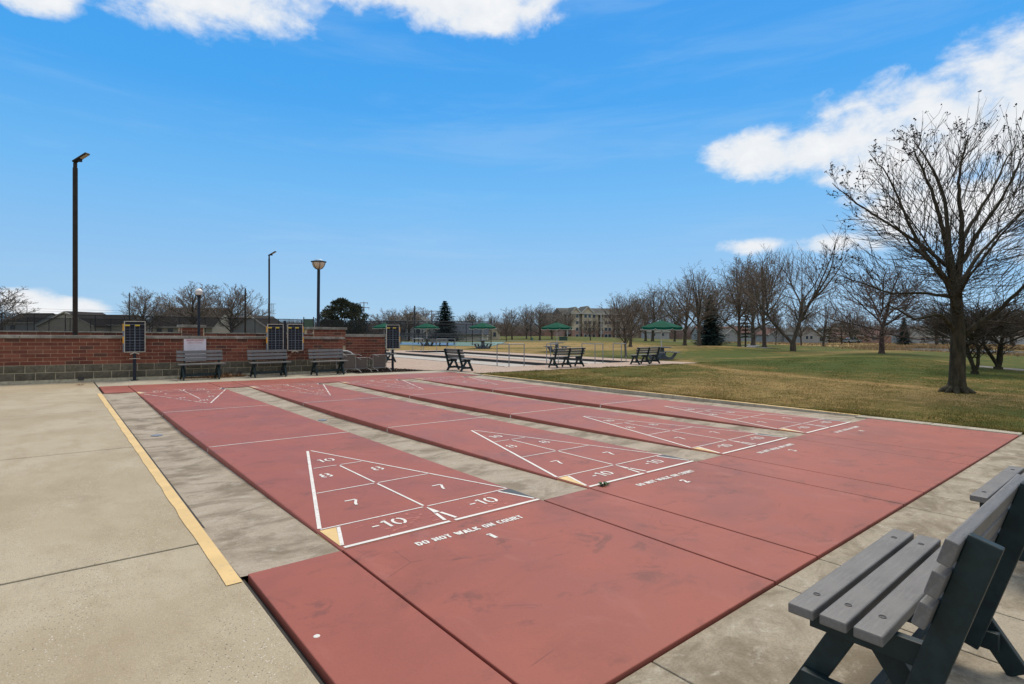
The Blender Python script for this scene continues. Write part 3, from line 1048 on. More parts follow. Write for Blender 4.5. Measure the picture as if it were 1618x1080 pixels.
ft = .3048
for ci, x0 in enumerate(court_x):
    court = MB()
    court.box(x0, x0 + CW, .002, LEN - .002, -.25, 0)
    co = court.build('shuffleboard_court', M['red'], slope=True, bevel=.014)
    tag(co, kind='structure')
    co['label'] = ['red shuffleboard court beside the yellow striped terrace, lettered 1', 'red shuffleboard court lettered 2, second from the terrace',
                   'red shuffleboard court lettered 3, third from the terrace', 'red shuffleboard court lettered 4, beside the grass'][ci]
    cx = x0 + CW / 2
    for e in (0, 1):
        wm = M['white'] if e == 0 else M['white_worn']
        def Y(f, e=e):
            return f * ft if e == 0 else LEN - f * ft
        def Xf(t, e=e):                          # t across, mirrored at the far end
            return x0 + t if e == 0 else x0 + CW - t
        j = .012
        mb = MB()
        line(mb, (Xf(.03), Y(.1)), (Xf(CW / 2 - .035), Y(.1)), .033)
        line(mb, (Xf(CW / 2 + .01), Y(.1)), (Xf(CW - .02), Y(.1)), .033)
        mb.build('end_line', wm, co, slope=True)
        mb = MB()
        line(mb, (Xf(.03), Y(1.5)), (Xf(CW / 2 - .02), Y(1.5)), .016)
        line(mb, (Xf(CW / 2 + .02), Y(1.5)), (Xf(CW - .03), Y(1.5)), .016)
        mb.build('base_line', wm, co, slope=True)
        mb = MB()                                # sides of the scoring triangle
        for sgn in (-1, 1):
            p0 = (Xf(CW / 2 + sgn * (CW / 2 - .03)), Y(1.56))
            p1 = (Xf(CW / 2 + sgn * .02), Y(10.4))
            line(mb, p0, p1, .030 if sgn < 0 else .020)
        mb.build('triangle_line', wm, co, slope=True)
        mb = MB()
        for f in (4.5, 7.5):
            hw = CW / 2 * (10.5 - f) / 9 - .035
            line(mb, (Xf(CW / 2 - hw), Y(f)), (Xf(CW / 2 - .02), Y(f)), .016)
            line(mb, (Xf(CW / 2 + .02), Y(f)), (Xf(CW / 2 + hw), Y(f)), .016)
        line(mb, (Xf(CW / 2), Y(1.6)), (Xf(CW / 2), Y(4.4)), .020)
        line(mb, (Xf(CW / 2), Y(4.6)), (Xf(CW / 2), Y(7.35)), .020)
        mb.build('zone_line', wm, co, slope=True)
        # small split wedge in the middle of the 10-off space
        mb = MB()
        mb.quad((Xf(CW / 2 - .004), Y(1.42), .003), (Xf(CW / 2 + .004), Y(1.42), .003), (Xf(CW / 2 + .028), Y(.9), .003), (Xf(CW / 2 - .028), Y(.9), .003))
        line(mb, (Xf(CW / 2 - .022), Y(.84)), (Xf(CW / 2 - .052), Y(.24)), .028)
        line(mb, (Xf(CW / 2 + .022), Y(.84)), (Xf(CW / 2 + .052), Y(.24)), .028)
        mb.build('wedge_marking', wm, co, slope=True)
        # corner triangles of the 10-off space
        mb = MB()
        line(mb, (Xf(.155), Y(1.42)), (Xf(.035), Y(.24)), .026)
        line(mb, (Xf(CW - .155), Y(1.42)), (Xf(CW - .035), Y(.24)), .026)
        mb.build('corner_line', wm, co, slope=True)
        mb = MB()
        xl, xr = x0, x0 + CW
        tri = [(xl + .014, Y(1.42), .003), (xl + .138, Y(1.42), .003), (xl + .018, Y(.2), .003)]
        mb.add(tri, [(0, 1, 2) if e else (0, 2, 1)])
        mb.quad((xl - .0025, Y(1.42), -.012), (xl - .0025, Y(.12), -.012), (xl - .0025, Y(.12), -.05), (xl - .0025, Y(1.42), -.05))
        mb.build('yellow_corner', M['yellow'], co, slope=True)
        mb = MB()
        mb.add([(xr - .014, Y(1.42), .003), (xr - .138, Y(1.42), .003), (xr - .018, Y(.2), .003)], [(0, 2, 1) if e else (0, 1, 2)])
        mb.build('black_corner', M['black_paint'], co, slope=True)
        # brighter repaint scuffed away in the 10-off space of the first court
        if e == 0:
            mb = MB()
            rsc = random.Random(23)
            for q in range(70):
                ax_, ay_ = x0 + (rsc.gauss(.62, .14) if q % 3 else rsc.gauss(1.42, .14)), rsc.uniform(.11, .40)
                n_ = 7
                a_, b_ = rsc.uniform(.006, .045), rsc.uniform(.004, .014)
                ring = [(ax_ + a_ * rsc.uniform(.5, 1.2) * math.cos(2 * math.pi * t_ / n_), ay_ + b_ * rsc.uniform(.5, 1.2) * math.sin(2 * math.pi * t_ / n_), .0012 + q * .00001) for t_ in range(n_)]
                mb.add(ring, [tuple(range(n_))])
            if ci == 0:
                mb.build('scuffed_patch', M['scuff'], co, slope=True)
        rot = bool(e)
        sq = 1.15
        for (t, f, txt, h) in ((CW / 2 - .02, 8.45, '10', .20), (CW / 2 - .275, 6.35, '8', .22), (CW / 2 + .265, 6.2, '8', .22), (CW / 2 - .42, 3.05, '7', .22),
                               (CW / 2 + .42, 2.9, '7', .22), (CW / 2 - .43, .9, '-10', .21), (CW / 2 + .46, .9, '-10', .21)):
            write(txt, Xf(t), Y(f), h * .72, .0205, rot, adv=.14, squeeze=sq).build('number', wm, co, slope=True)
    mb = MB()
    for f in (13.5, 25.5):
        line(mb, (x0 + .0125, f * ft), (x0 + CW - .0125, f * ft), .022)
        mb.quad((x0 - .002, f * ft - .011, -.012), (x0 - .002, f * ft + .011, -.012), (x0 - .002, f * ft + .011, -.06), (x0 - .002, f * ft - .011, -.06))
    mb.build('dead_line', M['white'], co, slope=True)
    write('DO NOT WALK ON COURT', cx, -.225, .067, .0168, adv=.16, squeeze=.95).build('warning_lettering', M['white'], apron, slope=True)
    write('1234'[ci], cx + .03, -.415, .095, .027 if ci == 0 else .021, squeeze=1.15).build('court_number', M['white'], apron, slope=True)
# white paint drip on the apron
MB().lathe([(.016, .0005), (.012, .003)], 12, (-.51, -.93, 0)).build('paint_spot', M['white'], apron, slope=True)

# ------------------------------------------------------------------ paver plaza and bocce lanes
plaza = structure('paver_plaza')
def pavers(x0, x1, y0, y1):
    MB().box(x0, x1, y0, y1, -.3, 0).build('paving', M['pavers'], plaza, slope=True)
LY0, LY1 = 15.35, 34.0
mb = MB()
mb.prism([(10.36, 12.66), (25.0, 12.66), (25.55, 13.1), (25.55, LY0), (9.1, LY0), (9.1, 14.78), (10.36, 14.78)], -.3, 0, lambda p, z: (p[0], p[1], z))
mb.build('paving', M['pavers'], plaza, slope=True)
pavers(8.7, 13.85, LY0, 36.3)
pavers(17.06, 19.2, LY0, LY1)
pavers(22.56, 25.55, LY0, LY1)
pavers(13.85, 25.55, LY1, 36.3)
for (a, b2) in ((13.85, 17.0), (19.2, 22.5)):
    MB().box(a, b2, LY0, LY1, -.3, -.10).build('lane_surface', M['lane'], plaza, slope=True)
    MB().box(b2, b2 + .06, LY0, LY1, -.25, .035).build('lane_kerb', M['lane_curb'], plaza, slope=True)
    MB().box(a - .05, a + .004, LY0, LY1, -.25, .012).build('lane_edge', M['lane_curb'], plaza, slope=True)
    MB().box(a + .02, b2 - .02, LY1 - .06, LY1 + .004, -.25, .035).build('lane_end', M['lane_curb'], plaza, slope=True)
mb = MB()
mb.box(10.36, 25.0, 12.60, 12.655, -.3, .004)
mb.build('edging', M['apron'], plaza, slope=True)

# ------------------------------------------------------------------ mulch bed
mb = MB()
poly = [(6.72, 14.76), (9.9, 14.76), (9.6, 15.2), (9.15, 16.0), (8.95, 17.2), (6.72, 17.2)]
mb.prism(poly, -.2, .0, lambda p, z: (p[0], p[1], z))
tag(mb.build('mulch_bed', M['mulch'], slope=True), kind='structure')
def mulch_pts(r, n):
    P = np.stack([r.uniform(6.75, 9.4, n), r.uniform(14.78, 17, n)], 1)
    P = P[P[:, 0] < 9.55 - (P[:, 1] - 14.8) * .3]
    return np.concatenate([P, (SX * P[:, :1] + SY * P[:, 1:])], 1)
tufts('mulch_chips', 2600, mulch_pts, M['mulch'], .035, .025, 41)
tag(MB().box(-40, 8.9, 15.9, 60, -.5, -.03).build('ground', M['mulch'], slope=True), kind='structure')

# ------------------------------------------------------------------ brick walls
BW, BH, BJ = .3048, .1016, .010
def brick_mesh(L, d=.09):
    mb = MB()
    mb.box(-L / 2, L / 2, 0, d, 0, BH - BJ)
    return mb.mesh('brick', M['brick'])
BRICK = brick_mesh(BW - BJ)
HALF = brick_mesh(BW / 2 - BJ)
SIDE = MB().box(-.004, .05, -(BW - BJ) / 2, (BW - BJ) / 2, 0, BH - BJ).mesh('brick', M['brick'])
BLK = []
for k in range(4):
    r = random.Random(k)
    mb = MB()
    W_, H_ = .4064 - .014, .2 - .014
    nx_, nz_ = 5, 3
    for iz in range(nz_ + 1):
        for ix in range(nx_ + 1):
            edge = ix in (0, nx_) or iz in (0, nz_)
            mb.v.append((-W_ / 2 + W_ * ix / nx_, (0.002 if edge else -r.uniform(.0, .012)), H_ * iz / nz_))
    for iz in range(nz_):
        for ix in range(nx_):
            q = iz * (nx_ + 1) + ix
            mb.f.append((q, q + 1, q + nx_ + 2, q + nx_ + 1))
    mb.box(-W_ / 2, W_ / 2, .0021, .1, 0, H_)
    BLK.append(mb.mesh('block', M['block']))

def brick_wall(name, x0, x1, yf, zb, courses, thick, label, base_blocks=2, right_face=False, coping=(.055, .085), wallcat='wall', first=0):
    """wall whose face looks towards -Y; its courses follow the fall of the ground"""
    root = empty(name, (x0, yf, G(x0, yf)))
    tag(root, label, wallcat)
    rr = random.Random(hash(name) % 1000 + int(x0 * 10))
    def put(nm, me, x, y, z, rz=0):
        o = obj(nm, me, root, loc=(x - x0, y - yf, z + SX * (x - x0)))
        o.rotation_euler = (0, math.atan(-SX) if not rz else 0, rz)
        return o
    bz = 0.05
    btop = zb + base_blocks * .2
    L = x1 - x0
    # backing (mortar) set behind the unit faces
    mb = MB()
    mb.prism([(0, -.1), (L, -.1), (L, zb + courses * BH + base_blocks * .2), (0, zb + courses * BH + base_blocks * .2)], .008, thick, lambda p, t: (p[0], t, p[1] + SX * p[0]))
    mb.build('mortar_core', M['mortar'], root)
    if base_blocks:
        mb = MB()
        mb.prism([(0, -.1), (L, -.1), (L, btop), (0, btop)], .005, .0075, lambda p, t: (p[0], t, p[1] + SX * p[0]))
        mb.prism([(0, -.1), (L, -.1), (L, zb + .0), (0, zb + .0)], -.008, .0035, lambda p, t: (p[0], t, p[1] + SX * p[0]))
        mb.build('footing', M['block_mortar'], root)
    for c in range(base_blocks):
        x = x0 + (.2 if c % 2 else .0)
        while x < x1 - .19:
            if x + .4064 <= x1 + .01:
                put('block', BLK[rr.randrange(4)], x + .2032, yf - .002, zb + c * .2 + .006)
            x += .4064
    for c in range(first, courses):            # courses hidden behind the planter are left out
        off = (c % 2) * BW / 2
        x = x0 + off
        if off:
            put('brick', HALF, x0 + BW / 4, yf, btop + c * BH + .004)
        while x + BW <= x1 + .01:
            put('brick', BRICK, x + BW / 2, yf + rr.uniform(-.002, .003), btop + c * BH + .004)
            x += BW
        if x1 - x > BW / 2 - .02:
            put('brick', HALF, x + BW / 4, yf, btop + c * BH + .004)
    if thick > .4:                               # piers show their left flank too
        for c in range(first, courses):
            y = yf + (.16 if c % 2 else .09)
            while y + BW < yf + thick:
                put('brick', SIDE, x0 - .004, y + BW / 2, btop + c * BH + .004)
                y += BW
    top = btop + courses * BH
    ov, ch = coping
    n = max(1, round(L / 2.4))
    for k in range(n):
        a, b2 = -ov + (L + 2 * ov) * k / n, -ov + (L + 2 * ov) * (k + 1) / n
        mb = MB()
        mb.prism([(a + .003, top), (b2 - .003, top), (b2 - .003, top + ch), (a + .003, top + ch)], -ov, thick + ov, lambda p, t: (p[0], t, p[1] + SX * p[0]))
        mb.build('coping_stone', M['coping'], root, bevel=.008)
    return root, top + ch

XW0 = -4.2672
XW1 = XW0 + 36 * BW                              # front wall, ends behind the fallen chairs
wall, wtop = brick_wall('brick_wall', XW0, XW1 - .15, 15.6, .07, 7, .26, 'low red brick wall with grey block base behind the three grey benches')
for (xh, zh) in ((-.95, .04), (3.05, .05)):
    MB().box(xh - XW0, xh - XW0 + .13, -.03, .0, zh + SX * (xh - XW0), zh + .09 + SX * (xh - XW0)).build('weep_hole', M['porch'], wall)
rwall, _ = brick_wall('brick_wall', XW0, 6.30, 17.0, .012, 13, .26, 'rear brick wall of the planter just showing above the front wall', base_blocks=0, coping=(.03, .034), first=9)
rw2, _ = brick_wall('brick_wall', 6.32, 6.32 + 8.5 * BW, 17.0, -.06, 9, .26, 'end section of brick wall set back behind the toppled chairs', base_blocks=2, coping=(.04, .11))
p1, _ = brick_wall('brick_pier', 1.72, 2.36, 16.9, .0, 15, .62, 'narrow brick pier behind the globe lamp post', base_blocks=0, coping=(.05, .09), wallcat='pier', first=9)
p2, _ = brick_wall('brick_pier', 5.98, 7.20, 16.9, .0, 15, 1.0, 'wide brick pier in front of the tall caged lamp', base_blocks=0, coping=(.05, .09), wallcat='pier', first=9)

# ------------------------------------------------------------------ benches
def make_bench(L, label, group=None, frames=2, bolts=False):
    """local frame: x along the bench, front edge at y = 0, back towards -y"""
    root = empty('park_bench')
    tag(root, label, 'bench', group)
    inset = .15
    fx = [inset + (L - 2 * inset) * i / (frames - 1) for i in range(frames)]
    pl = MB().box(0, L, -.09, 0, -.038, 0).mesh('seat_plank', M['plank'])
    bolt = MB().lathe([(.0125, 0), (.0125, .0015), (.010, .002), (.009, .0006)], 12).mesh('bolt', M['bolt'])
    for k in range(3):
        o = obj('seat_plank', pl, root, .006, 2, (0, -.11 * k, .474))
        if bolts:
            for x in fx:
                obj('bolt', bolt, o, loc=(x, -.045, 0.0005))
    # back slats lean back with the posts
    p0, p1 = Vector((0, -.385, .549)), Vector((0, -.483, .874))
    up = (p1 - p0).normalized()
    nrm = Vector((0, up.z, -up.y))               # towards the sitter
    sl = MB()
    R = Matrix((Vector((1, 0, 0)), -nrm, up)).transposed()
    sl.obox((L / 2, 0, 0), (L, .038, .086), R)
    slm = sl.mesh('back_slat', M['plank'])
    for k in range(3):
        c = p0 + up * (.045 + k * .1145) - nrm * .019
        o = obj('back_slat', slm, root, .006, 2, c)
        if bolts:
            for x in fx:
                b_ = obj('bolt', bolt, o, loc=Vector((x, 0, 0)) + nrm * .0192)
                b_.rotation_euler = (math.radians(-73), 0, 0)
    for i, x in enumerate(fx):
        a = p0 - nrm * .082 + up * .335
        b2 = p0 - nrm * .082 - up * .44
        MB().bar((x - .058, a.y, a.z), (x - .058, b2.y, b2.z), .088, .038).build('back_post', M['bench_dark'], root, bevel=.005)
        MB().box(x - .019, x + .019, -.395, -.025, .349, .435).build('seat_bearer', M['bench_dark'], root, bevel=.004)
        f1 = MB(); f1.bar((x + .02 + .019, -.16, .41), (x + .02 + .019, .055, .0), .085, .036)
        f1.build('leg', M['bench_dark'], root, bevel=.004)
        f2 = MB(); f2.bar((x + .02 + .019, -.22, .41), (x + .02 + .019, -.50, .0), .085, .036)
        f2.build('leg', M['bench_dark'], root, bevel=.004)
        MB().box(x - .017, x + .017, -.44, .01, .085, .165).build('cross_bar', M['bench_dark'], root, bevel=.004)
    MB().box(fx[0] + .06, fx[-1] - .02, -.24, -.204, .10, .18).build('stretcher', M['bench_dark'], root, bevel=.004)
    return root

def place(o, x, y, rz=0):
    o.location = (x, y, G(x, y))
    o.rotation_euler = (0, 0, rz)

L4 = 1.22
bench = make_bench(L4, 'grey plank bench filling the near right corner, seat and back seen from behind', 'grey benches with dark green frames', 2, True)
place(bench, .645, -2.62)
bench.location.z -= .015
KM = kids_map()
def bench_copy(x, y, rz, label, dz=0.0, src=None, km=None):
    c = copy_tree(src or bench, km or KM)
    place(c, x, y, rz)
    c.location.z += dz
    c['label'] = label
    return c
bench_copy(3.04, -2.71, -.012, 'grey bench cut by the frame edge, just beyond the nearest bench', -.015)
# lighter copies without bolts for the ones far away
fb = make_bench(L4, 'grey bench against the brick wall in front of the white notice', 'grey benches with dark green frames', 2, False)
KF = kids_map()
PI = math.pi
place(fb, 1.30 + L4, 14.68, PI)                  # facing the courts
bench_copy(3.22 + L4, 14.66, PI, 'grey bench against the wall below the pair of scoreboards', src=fb, km=KF)
bench_copy(5.12 + L4, 14.62, PI, 'grey bench at the end of the wall beside the toppled chairs', src=fb, km=KF)
bench_copy(10.85, 13.55 + 1.24, -PI / 2, 'short bench turned away from the courts beside the corner of the paving', src=fb, km=KF)
bench_copy(11.15, 21.75, -PI / 2 + .1, 'bench half hidden behind the rightmost scoreboard and wall end', src=fb, km=KF)
lb = make_bench(1.95, 'long three framed bench on the paver edge in front of the middle umbrella', 'grey benches with dark green frames', 3, False)
KL = kids_map()
place(lb, 15.02, 13.92, 0)
bench_copy(20.55, 13.80, 0, 'long three framed bench at the paver corner below the right umbrella', src=lb, km=KL)
bx, by = gnd(697, 548)
bench_copy(30.2, 44.6, PI - .25, 'pale far bench beyond the bocce lanes near the blue court', src=lb, km=KL)

# ------------------------------------------------------------------ scoreboards
def make_board(parent, cx, z0, wdt, hgt, tab_side, tilt=0.0):
    p = empty('board', (cx, 0, 0))
    p.parent = parent
    p.rotation_euler = (0, 0, tilt)
    MB().box(-wdt / 2 + .018, wdt / 2 - .018, -.016, .02, z0 + .018, z0 + hgt - .018).build('board_face', M['board'], p)
    f = MB()
    f.box(-wdt / 2, wdt / 2, -.022, .026, z0, z0 + .018)
    f.box(-wdt / 2, wdt / 2, -.022, .026, z0 + hgt - .018, z0 + hgt)
    f.box(-wdt / 2, -wdt / 2 + .018, -.022, .026, z0 + .018, z0 + hgt - .018)
    f.box(wdt / 2 - .018, wdt / 2, -.022, .026, z0 + .018, z0 + hgt - .018)
    f.build('frame', M['alu'], p)
    g1 = MB()
    iw, ih = wdt - .036, hgt - .036
    for k in (1, 3):
        x = -iw / 2 + iw * k / 4
        g1.box(x - .003, x + .003, -.0185, -.016, z0 + .02, z0 + hgt - .16)
    g1.box(-.008, .008, -.019, -.016, z0 + .02, z0 + hgt - .115)
    for k in range(1, 9):
        zz = z0 + .018 + (ih - .13) * k / 9 + .0
        t = .006 if k == 4 else .0028
        g1.box(-iw / 2, iw / 2, -.0192, -.0161, zz - t, zz + t)
    g1.box(-iw / 2, iw / 2, -.0192, -.0161, z0 + hgt - .098, z0 + hgt - .088)
    g1.build('grid_lines', M['gridline'], p)
    for k in (0, 2):
        x = -iw / 2 + iw * k / 4
        MB().box(x, x + iw / 4, -.0215, -.0163, z0 + hgt - .140, z0 + hgt - .1).build('score_tab', M['yellow_tab'], p)
    s = tab_side
    e = MB().box(min(s * (wdt / 2 + .004), s * (wdt / 2 + .030)), max(s * (wdt / 2 + .004), s * (wdt / 2 + .030)), -.012, .02, z0 + .01, z0 + hgt - .10)
    eb = e.build('edge_strip', M['gridline'], p)
    for zz in (.20, .60):
        a, b2 = sorted((s * (wdt / 2 + .003), s * (wdt / 2 + .033)))
        MB().box(a, b2, -.015, .023, z0 + hgt * (1 - zz) - .10, z0 + hgt * (1 - zz) + .10).build('score_tab', M['amber_tab'] , eb)
    return p

def scoreboard(x, y, boards, label, post_h, wdt=.50, hgt=.88, z0=.80, rz=0.0):
    root = empty('scoreboard', (x, y, G(x, y)), rz)
    tag(root, label, 'scoreboard', 'black gridded scoreboards')
    MB().box(-.037, .037, .03, .104, 0, post_h).build('post', M['navy'], root, bevel=.004)
    MB().box(-.075, .075, -.01, .144, 0, .014).build('base_plate', M['navy'], root)
    br = MB()
    for cx, s, t in boards:
        br.bar((cx, .0, z0 - .008), (cx - .11, .02, z0 - .055), .03, .012, (0, 1, 0))
        br.bar((cx, .0, z0 - .008), (cx + .11, .02, z0 - .055), .03, .012, (0, 1, 0))
    br.build('bracket', M['alu'], root)
    MB().box(-.13, .13, .0, .03, z0 - .19, z0 - .175).build('cross_arm', M['alu'], root)
    for cx, s, t in boards:
        make_board(root, cx, z0, wdt, hgt, s, t)
    return root

scoreboard(.31, 15.3, [(0, -1, 0)], 'single scoreboard in front of the wall left of all benches', .79)
scoreboard(4.43, 15.25, [(-.315, -1, .0), (.315, 1, .0)], 'twin board scoreboard on one post behind the middle wall bench', 1.79, wdt=.50)
scoreboard(8.55, 15.6, [(-.02, 1, 0)], 'single scoreboard in the mulch bed by the end of the wall', .79, wdt=.52, hgt=.92, z0=.82, rz=-.12)

# notice on the wall
nx0, nz0 = 1.56, .53
notice = empty('notice_board', (nx0, 15.575, G(nx0, 15.575) - .06))
tag(notice, 'white shuffleboard notice with red heading on the brick wall', 'sign')
MB().box(0, .60, -.012, .012, .55, 1.255).build('panel', M['sign_white'], notice, bevel=.002)
def text_obj(s, size, loc, mat, parent, name='lettering', rx=PI / 2, ax='CENTER', ext=.0015, sx=1.0):
    cu = bpy.data.curves.new(name, 'FONT')
    cu.body = s
    cu.size = size
    cu.align_x = ax
    cu.extrude = ext
    cu.materials.append(mat)
    tmp = bpy.data.objects.new(name, cu)
    COL.objects.link(tmp)
    bpy.context.view_layer.update()
    me = bpy.data.meshes.new_from_object(tmp.evaluated_get(bpy.context.evaluated_depsgraph_get()))
    bpy.data.objects.remove(tmp)
    o = obj(name, me, parent)
    o.location = loc
    o.rotation_euler = (rx, 0, 0)
    o.scale = (sx, 1, 1)
    return o
text_obj('SHUFFLEBOARD', .075, (.30, -.0145, 1.165), M['sign_red'], notice, sx=.88)
text_obj('REGULATIONS', .062, (.30, -.0145, 1.095), M['sign_pink'], notice, sx=.95)
mb = MB()
rr = random.Random(9)
for k in range(9):
    zz = 1.04 - k * .052
    mb.box(.09, .09 + rr.uniform(.22, .42), -.0142, -.012, zz, zz + .008)
mb.build('text_lines', M['sign_grey'], notice)

# ------------------------------------------------------------------ lamps
def light_pole(x, y, h, r, label, s=1.0, rz=0.0):
    root = empty('light_pole', (x, y, G(x, y)), rz)
    tag(root, label, 'lamp post', None)
    MB().tube([(0, 0, 0), (0, 0, h)], [r, r * .96], 14).build('pole', M['pole_brown'], root, smooth=False)
    MB().tube([(0, 0, h), (0, 0, h + .14 * s), (.0, 0, h + .155 * s)], [r * .78, r * .78, r * .5], 12).build('collar', M['pole_brown'], root)
    a = Vector((-.03 * s, 0, h + .17 * s))
    d = Vector((.88, -.1, .47)).normalized()
    MB().bar(a, a + d * .48 * s, .15 * s, .05 * s, (-.47, 0, .88)).build('lamp_head', M['pole_brown'], root, bevel=.012 * s)
    nn = Vector((.47, 0, -.88))
    MB().bar(a + d * .24 * s + nn * .027 * s, a + d * .46 * s + nn * .027 * s, .11 * s, .012 * s, (-.47, 0, .88)).build('lens', M['led'], root)
    MB().obox(a + d * .17 * s + nn * .05 * s, (.09 * s, .08 * s, .07 * s)).build('sensor', M['pole_brown'], root, bevel=.008)
    return root
light_pole(-.99, 16.3, 5.98, .062, 'tall dark bronze light pole rising behind the left end of the wall', 1.0, -YAW)
light_pole(4.28, 16.5, 3.95, .030, 'thin dark light pole behind the pair of scoreboards', .62, -YAW)

root = empty('globe_lamp', (2.12, 16.45, G(2.12, 16.45)))
tag(root, 'small lamp post with white globe in front of narrow pier', 'lamp post')
MB().tube([(0, 0, 0), (0, 0, 2.52)], .04, 12).build('pole', M['navy'], root)
MB().lathe([(.045, 2.5), (.07, 2.55), (.07, 2.57)], 14).build('collar', M['navy'], root)
MB().lathe([(.115 * math.cos(math.radians(a)), 2.665 + .115 * math.sin(math.radians(a))) for a in range(-75, 91, 15)], 18).build('globe', M['globe'], root, smooth=True)
MB().lathe([(.117, 2.655), (.117, 2.675)], 18).build('globe_band', M['rail'], root)

root = empty('caged_lamp', (6.62, 18.25, G(6.62, 18.25)))
tag(root, 'tall navy lamp post with caged bowl lantern behind wide pier', 'lamp post')
MB().tube([(0, 0, 0), (.04, 0, 3.92)], [.064, .058], 14).build('pole', M['navy'], root)
lx = .04
bowl = MB().lathe([(.04, 3.93), (.13, 3.96), (.205, 4.04), (.245, 4.14), (.255, 4.205)], 20, (lx, 0, 0)).build('glass_bowl', M['amber_glass'], root, smooth=True)
MB().lathe([(.26, 4.205), (.30, 4.21), (.30, 4.235), (.26, 4.24)], 24, (lx, 0, 0)).build('rim', M['navy'], root)
cg = MB()
for k in range(6):
    a = 2 * PI * k / 6 + .35
    cg.tube([(lx + r_ * math.cos(a), r_ * math.sin(a), z_) for r_, z_ in ((.05, 3.92), (.14, 3.95), (.215, 4.035), (.257, 4.14), (.268, 4.21))], .009, 6)
cg.build('cage', M['navy'], root)
MB().lathe([(.19 * math.cos(math.radians(a)), 4.235 + .11 * math.sin(math.radians(a))) for a in range(0, 91, 15)], 18, (lx, 0, 0)).build('dome', M['clear_dome'], root, smooth=True)

# ------------------------------------------------------------------ toppled sling chairs
def sling_chair(x, y, rz, label, s=1.0, tip=0.0, arm_pale=False):
    """chair lying on its back rest: the seat stands upright and the legs point to the courts"""
    root = empty('sling_chair', (x, y, G(x, y)), rz)
    root.rotation_euler = (tip, 0, rz)
    tag(root, label, 'chair', 'toppled sling patio chairs')
    W_, H_ = .50 * s, .46 * s
    z0 = .13
    MB().box(.02, W_ - .02, -.004, .004, z0 + .02, z0 + H_ - .02).build('seat_sling', M['sling'], root)
    fr = MB()
    fr.tube([(0, 0, z0), (W_, 0, z0), (W_, 0, z0 + H_), (0, 0, z0 + H_), (0, 0, z0)], .013, 8)
    fr.build('seat_frame', M['chair_alu'], root)
    bk = MB()
    bk.quad((.02, .02, z0 + .02), (W_ - .02, .02, z0 + .02), (W_ - .02, .62, z0 - .08), (.02, .62, z0 - .08))
    bk.build('back_sling', M['sling'], root)
    bf = MB()
    bf.tube([(0, .01, z0), (0, .64, z0 - .1), (W_, .64, z0 - .1), (W_, .01, z0)], .013, 8)
    bf.build('back_frame', M['chair_alu'], root)
    for sx_ in (0, W_):
        MB().tube([(sx_, 0, z0), (sx_, -.12, z0 - .01), (sx_ + .03, -.26, z0 - .06), (sx_ + .05, -.34, .012)], .012, 8).build('leg', M['chair_alu'], root)
        MB().tube([(sx_, 0, z0 + H_), (sx_ + .02, -.16, z0 + H_ - .005), (sx_ + .05, -.36, z0 + H_ - .05)], .012, 8).build('leg', M['chair_alu'], root)
        MB().tube([(sx_, .06, z0 + H_), (sx_, .25, z0 + H_ - .02), (sx_, .34, z0 + .2), (sx_, .30, z0 + .02)], .012, 8).build('arm', M['chair_pale'] if arm_pale else M['chair_alu'], root)
    return root
sling_chair(6.28, 15.15, .06, 'toppled sling chair leaning highest, next to the end bench', 1.12, .0, True)
sling_chair(6.93, 15.35, -.05, 'toppled sling chair in the middle of the row by the wall end', .84)
sling_chair(7.62, 15.4, -.02, 'toppled sling chair beside the post of the rightmost scoreboard', 1.05)
# the chair thrown on top, seen by its curved pale back
root = empty('sling_chair', (6.35, 15.45, G(6.55, 15.45) + .66), .1)
tag(root, 'upside down chair with pale curved back lying on the others', 'chair', 'toppled sling patio chairs')
cb = MB()
prof = [(0, .085), (.14, .13), (.30, .125), (.46, .07), (.60, -.045), (.66, -.12)]
for yy_ in (0, .18, .34):
    for (xx, zz) in prof:
        cb.v.append((xx, yy_, zz - yy_ * .12))
for i in range(2):
    for j in range(5):
        q = i * 6 + j
        cb.f.append((q, q + 1, q + 7, q + 6))
cbo = cb.build('curved_back', M['chair_pale'], root, smooth=True)
sm = cbo.modifiers.new('solid', 'SOLIDIFY'); sm.thickness = .05
MB().box(.22, .48, .01, .04, -.17, .06).build('seat_sling', M['sling'], root)
for sx_ in (.06, .52):
    MB().tube([(sx_, .02, .02), (sx_ - .02, .03, -.2), (sx_, .05, -.64)], .012, 8).build('leg', M['chair_alu'], root)

# dead leaves drifted under the first bench
def leaf_pts(r, n):
    x = np.concatenate([r.normal(2.62, .26, n // 2), r.uniform(1.4, 3.2, n // 2)])
    y = np.concatenate([15.42 - np.abs(r.normal(0, .14, n // 2)), 15.5 - np.abs(r.normal(0, .08, n // 2))])
    z = SX * x + SY * y + np.concatenate([np.abs(r.normal(0, .045, n // 2)), np.zeros(n // 2)])
    return np.stack([x, y, z], 1)
tufts('dead_leaves', 900, leaf_pts, M['leaf'], .035, .035, 51)
